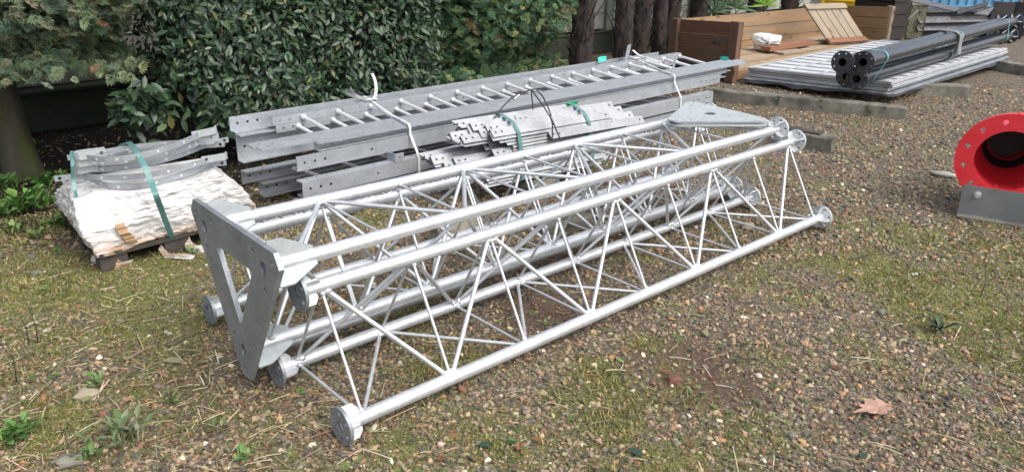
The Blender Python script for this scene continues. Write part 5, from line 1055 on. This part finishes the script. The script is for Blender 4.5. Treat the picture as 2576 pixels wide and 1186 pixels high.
MT['deadleaf'] = surf('dead_leaf', (.31, .18, .125), (.43, .265, .19), 30, 0, .7, None, .4, 90); MT['deadstalk'] = surf('dead_stalk', (.20, .08, .05), (.28, .12, .08), 30)
mapleleaf()
def leaf(px, py, L, rot, cols, label):
    q = np.array(at(px, py, .012)); R = rots(1, Z=np.array([[.15, -.1, 1.]]), spin=np.array([[math.cos(rot), math.sin(rot), 0.]])) * L; R[:, :, 1] *= 1.35
    o = scatter('fallen_leaf', LV, LFc, R, q[None, :], pal(1, cols, [1], .05), MT['weed'], True, None, tuple(q)); tag(o, label, 'leaf')
DG, YG, BR_, OR = [(.03, .06, .035)], [(.20, .23, .10)], [(.30, .15, .09)], [(.38, .17, .08)]
for a in ((1200, 1118, .06, .3, DG, 'dark green laurel leaf on the gravel at the bottom edge, left of centre'), (1168, 985, .05, 2.0, BR_, 'curled reddish leaf below the nearest long tube'), (1300, 1130, .05, 1.2, BR_, 'pinkish fallen leaf at the bottom edge, right of the laurel leaf'), (1620, 1145, .06, 2.6, DG, 'dull green leaf at the bottom edge, right of centre'), (1730, 880, .035, .5, DG, 'small dark leaf on the red soil patch'), (1782, 845, .05, 1.9, YG, 'pale green leaf just above the red soil patch'), (1735, 962, .035, 1.5, YG, 'pale leaf right beside the reddish stone'), (410, 905, .08, .2, YG, 'ragged yellow-green leaf lying left of the end plate tip'), (205, 640 + 370, .05, 1.2, YG, 'pale leaf below the flat brown stone'), (1570, 912, .045, 2.3, YG, 'pale yellow-green leaf between the long tube and the red soil'), (2165, 1150, .05, .8, DG, 'dark grey-green leaf near the bottom edge under the maple leaf'), (1680, 800, .04, .1, OR, 'orange-brown leaf beside the far half of the nearest long tube'), (1318, 905, .04, .6, BR_, 'brown leaf below the nearest tower section, near its middle'), (760, 655, .05, .4, BR_, 'brown leaf in the moss behind the end plate'), (1405, 668, .05, 1.0, OR, 'orange leaf seen through the lattice of the middle section'), (2520, 1000, .05, .2, BR_, 'reddish leaf at the right edge of the gravel')):
    leaf(*a)
for a in ((1693, 965, .085, .06, .055, .3, 'redstone', 'reddish-brown rounded stone on bare soil, right of centre', 11), (218, 1000, .11, .07, .04, .1, 'stone', 'flat brown stone lying in the straw at the left', 12), (95, 690, .09, .05, .03, .3, 'concrete', 'pale flat stone in the moss on the left', 13), (80, 650, .05, .04, .03, .3, 'concrete', 'small grey stone behind the pale flat one', 14), (2215, 790, .045, .04, .03, .5, 'concrete', 'grey stone in the moss, right of the tower sections', 15), (1700, 292, .1, .08, .06, .5, 'concrete', 'rounded grey stone near the end of the ladder stack', 16), (1880, 575, .12, .08, .05, .5, 'stone', 'pale stone seen between the far flanges', 17), (2300, 690, .05, .02, .01, .2, 'bag', 'white scrap lying in the grass at the right', 18), (110, 685, .03, .02, .012, .2, 'bag', 'white chip beside the pale flat stone', 19), (1990, 1100, .04, .035, .028, .2, 'concrete', 'grey pebble larger than its neighbours, left below the maple leaf', 20), (180, 1165, .12, .07, .04, .4, 'concrete', 'flat stone at the bottom edge on the left', 22)):
    stone(at(a[0], a[1], -.004), a[2] * .68, a[3] * .68, a[4] * .7, a[5], a[7], a[6], 'stone', 'stone', a[8])
for px, py, hh, lab in ((95, 865, .16, 'thin dark dry stem standing up on the left, right one of two'), (72, 870, .13, 'thin dark dry stem standing up on the left, left one of two'), (42, 960, .20, 'leaning dark dry stem near the left edge'), (2465, 745, .16, 'thin dark stem standing in the grass at the right'), (2520, 305, .2, 'thin dark twig standing behind the red pipe'), (150, 700, .08, 'short black stem poking out of the moss on the left'), (1806, 200, .16, 'dry curved stem beside the long sleeper')):
    q = at(px, py); b = MB(); b.sweep([q - UP * .01, q + UP * hh * .5 + V((.008, 0, 0)), q + UP * hh + V((-.01 if px > 60 else -.06, .01, 0))], [.0028, .0022, .001], 5); tag(b.obj('withered_weed', 'cable', None, q), lab, 'stem')
for pl, lab in (([(2335, 370), (2375, 355), (2408, 345)], 'dead twig lying on the gravel left of the red pipe'), ([(2350, 352), (2390, 372)], 'short dead twig crossing the longer one near the red pipe'), ([(2140, 700 - 50), (2185, 640)], 'thin twig on the gravel beyond the far flange'), ([(1790, 930), (1840, 905), (1900, 900)], 'thin twig lying beyond the red soil patch')):
    b = MB(); b.sweep(spline([at(p[0], p[1], .014) for p in pl], 4), .003, 5); tag(b.obj('twig', 'cable', None, at(*pl[0])), lab, 'twig')
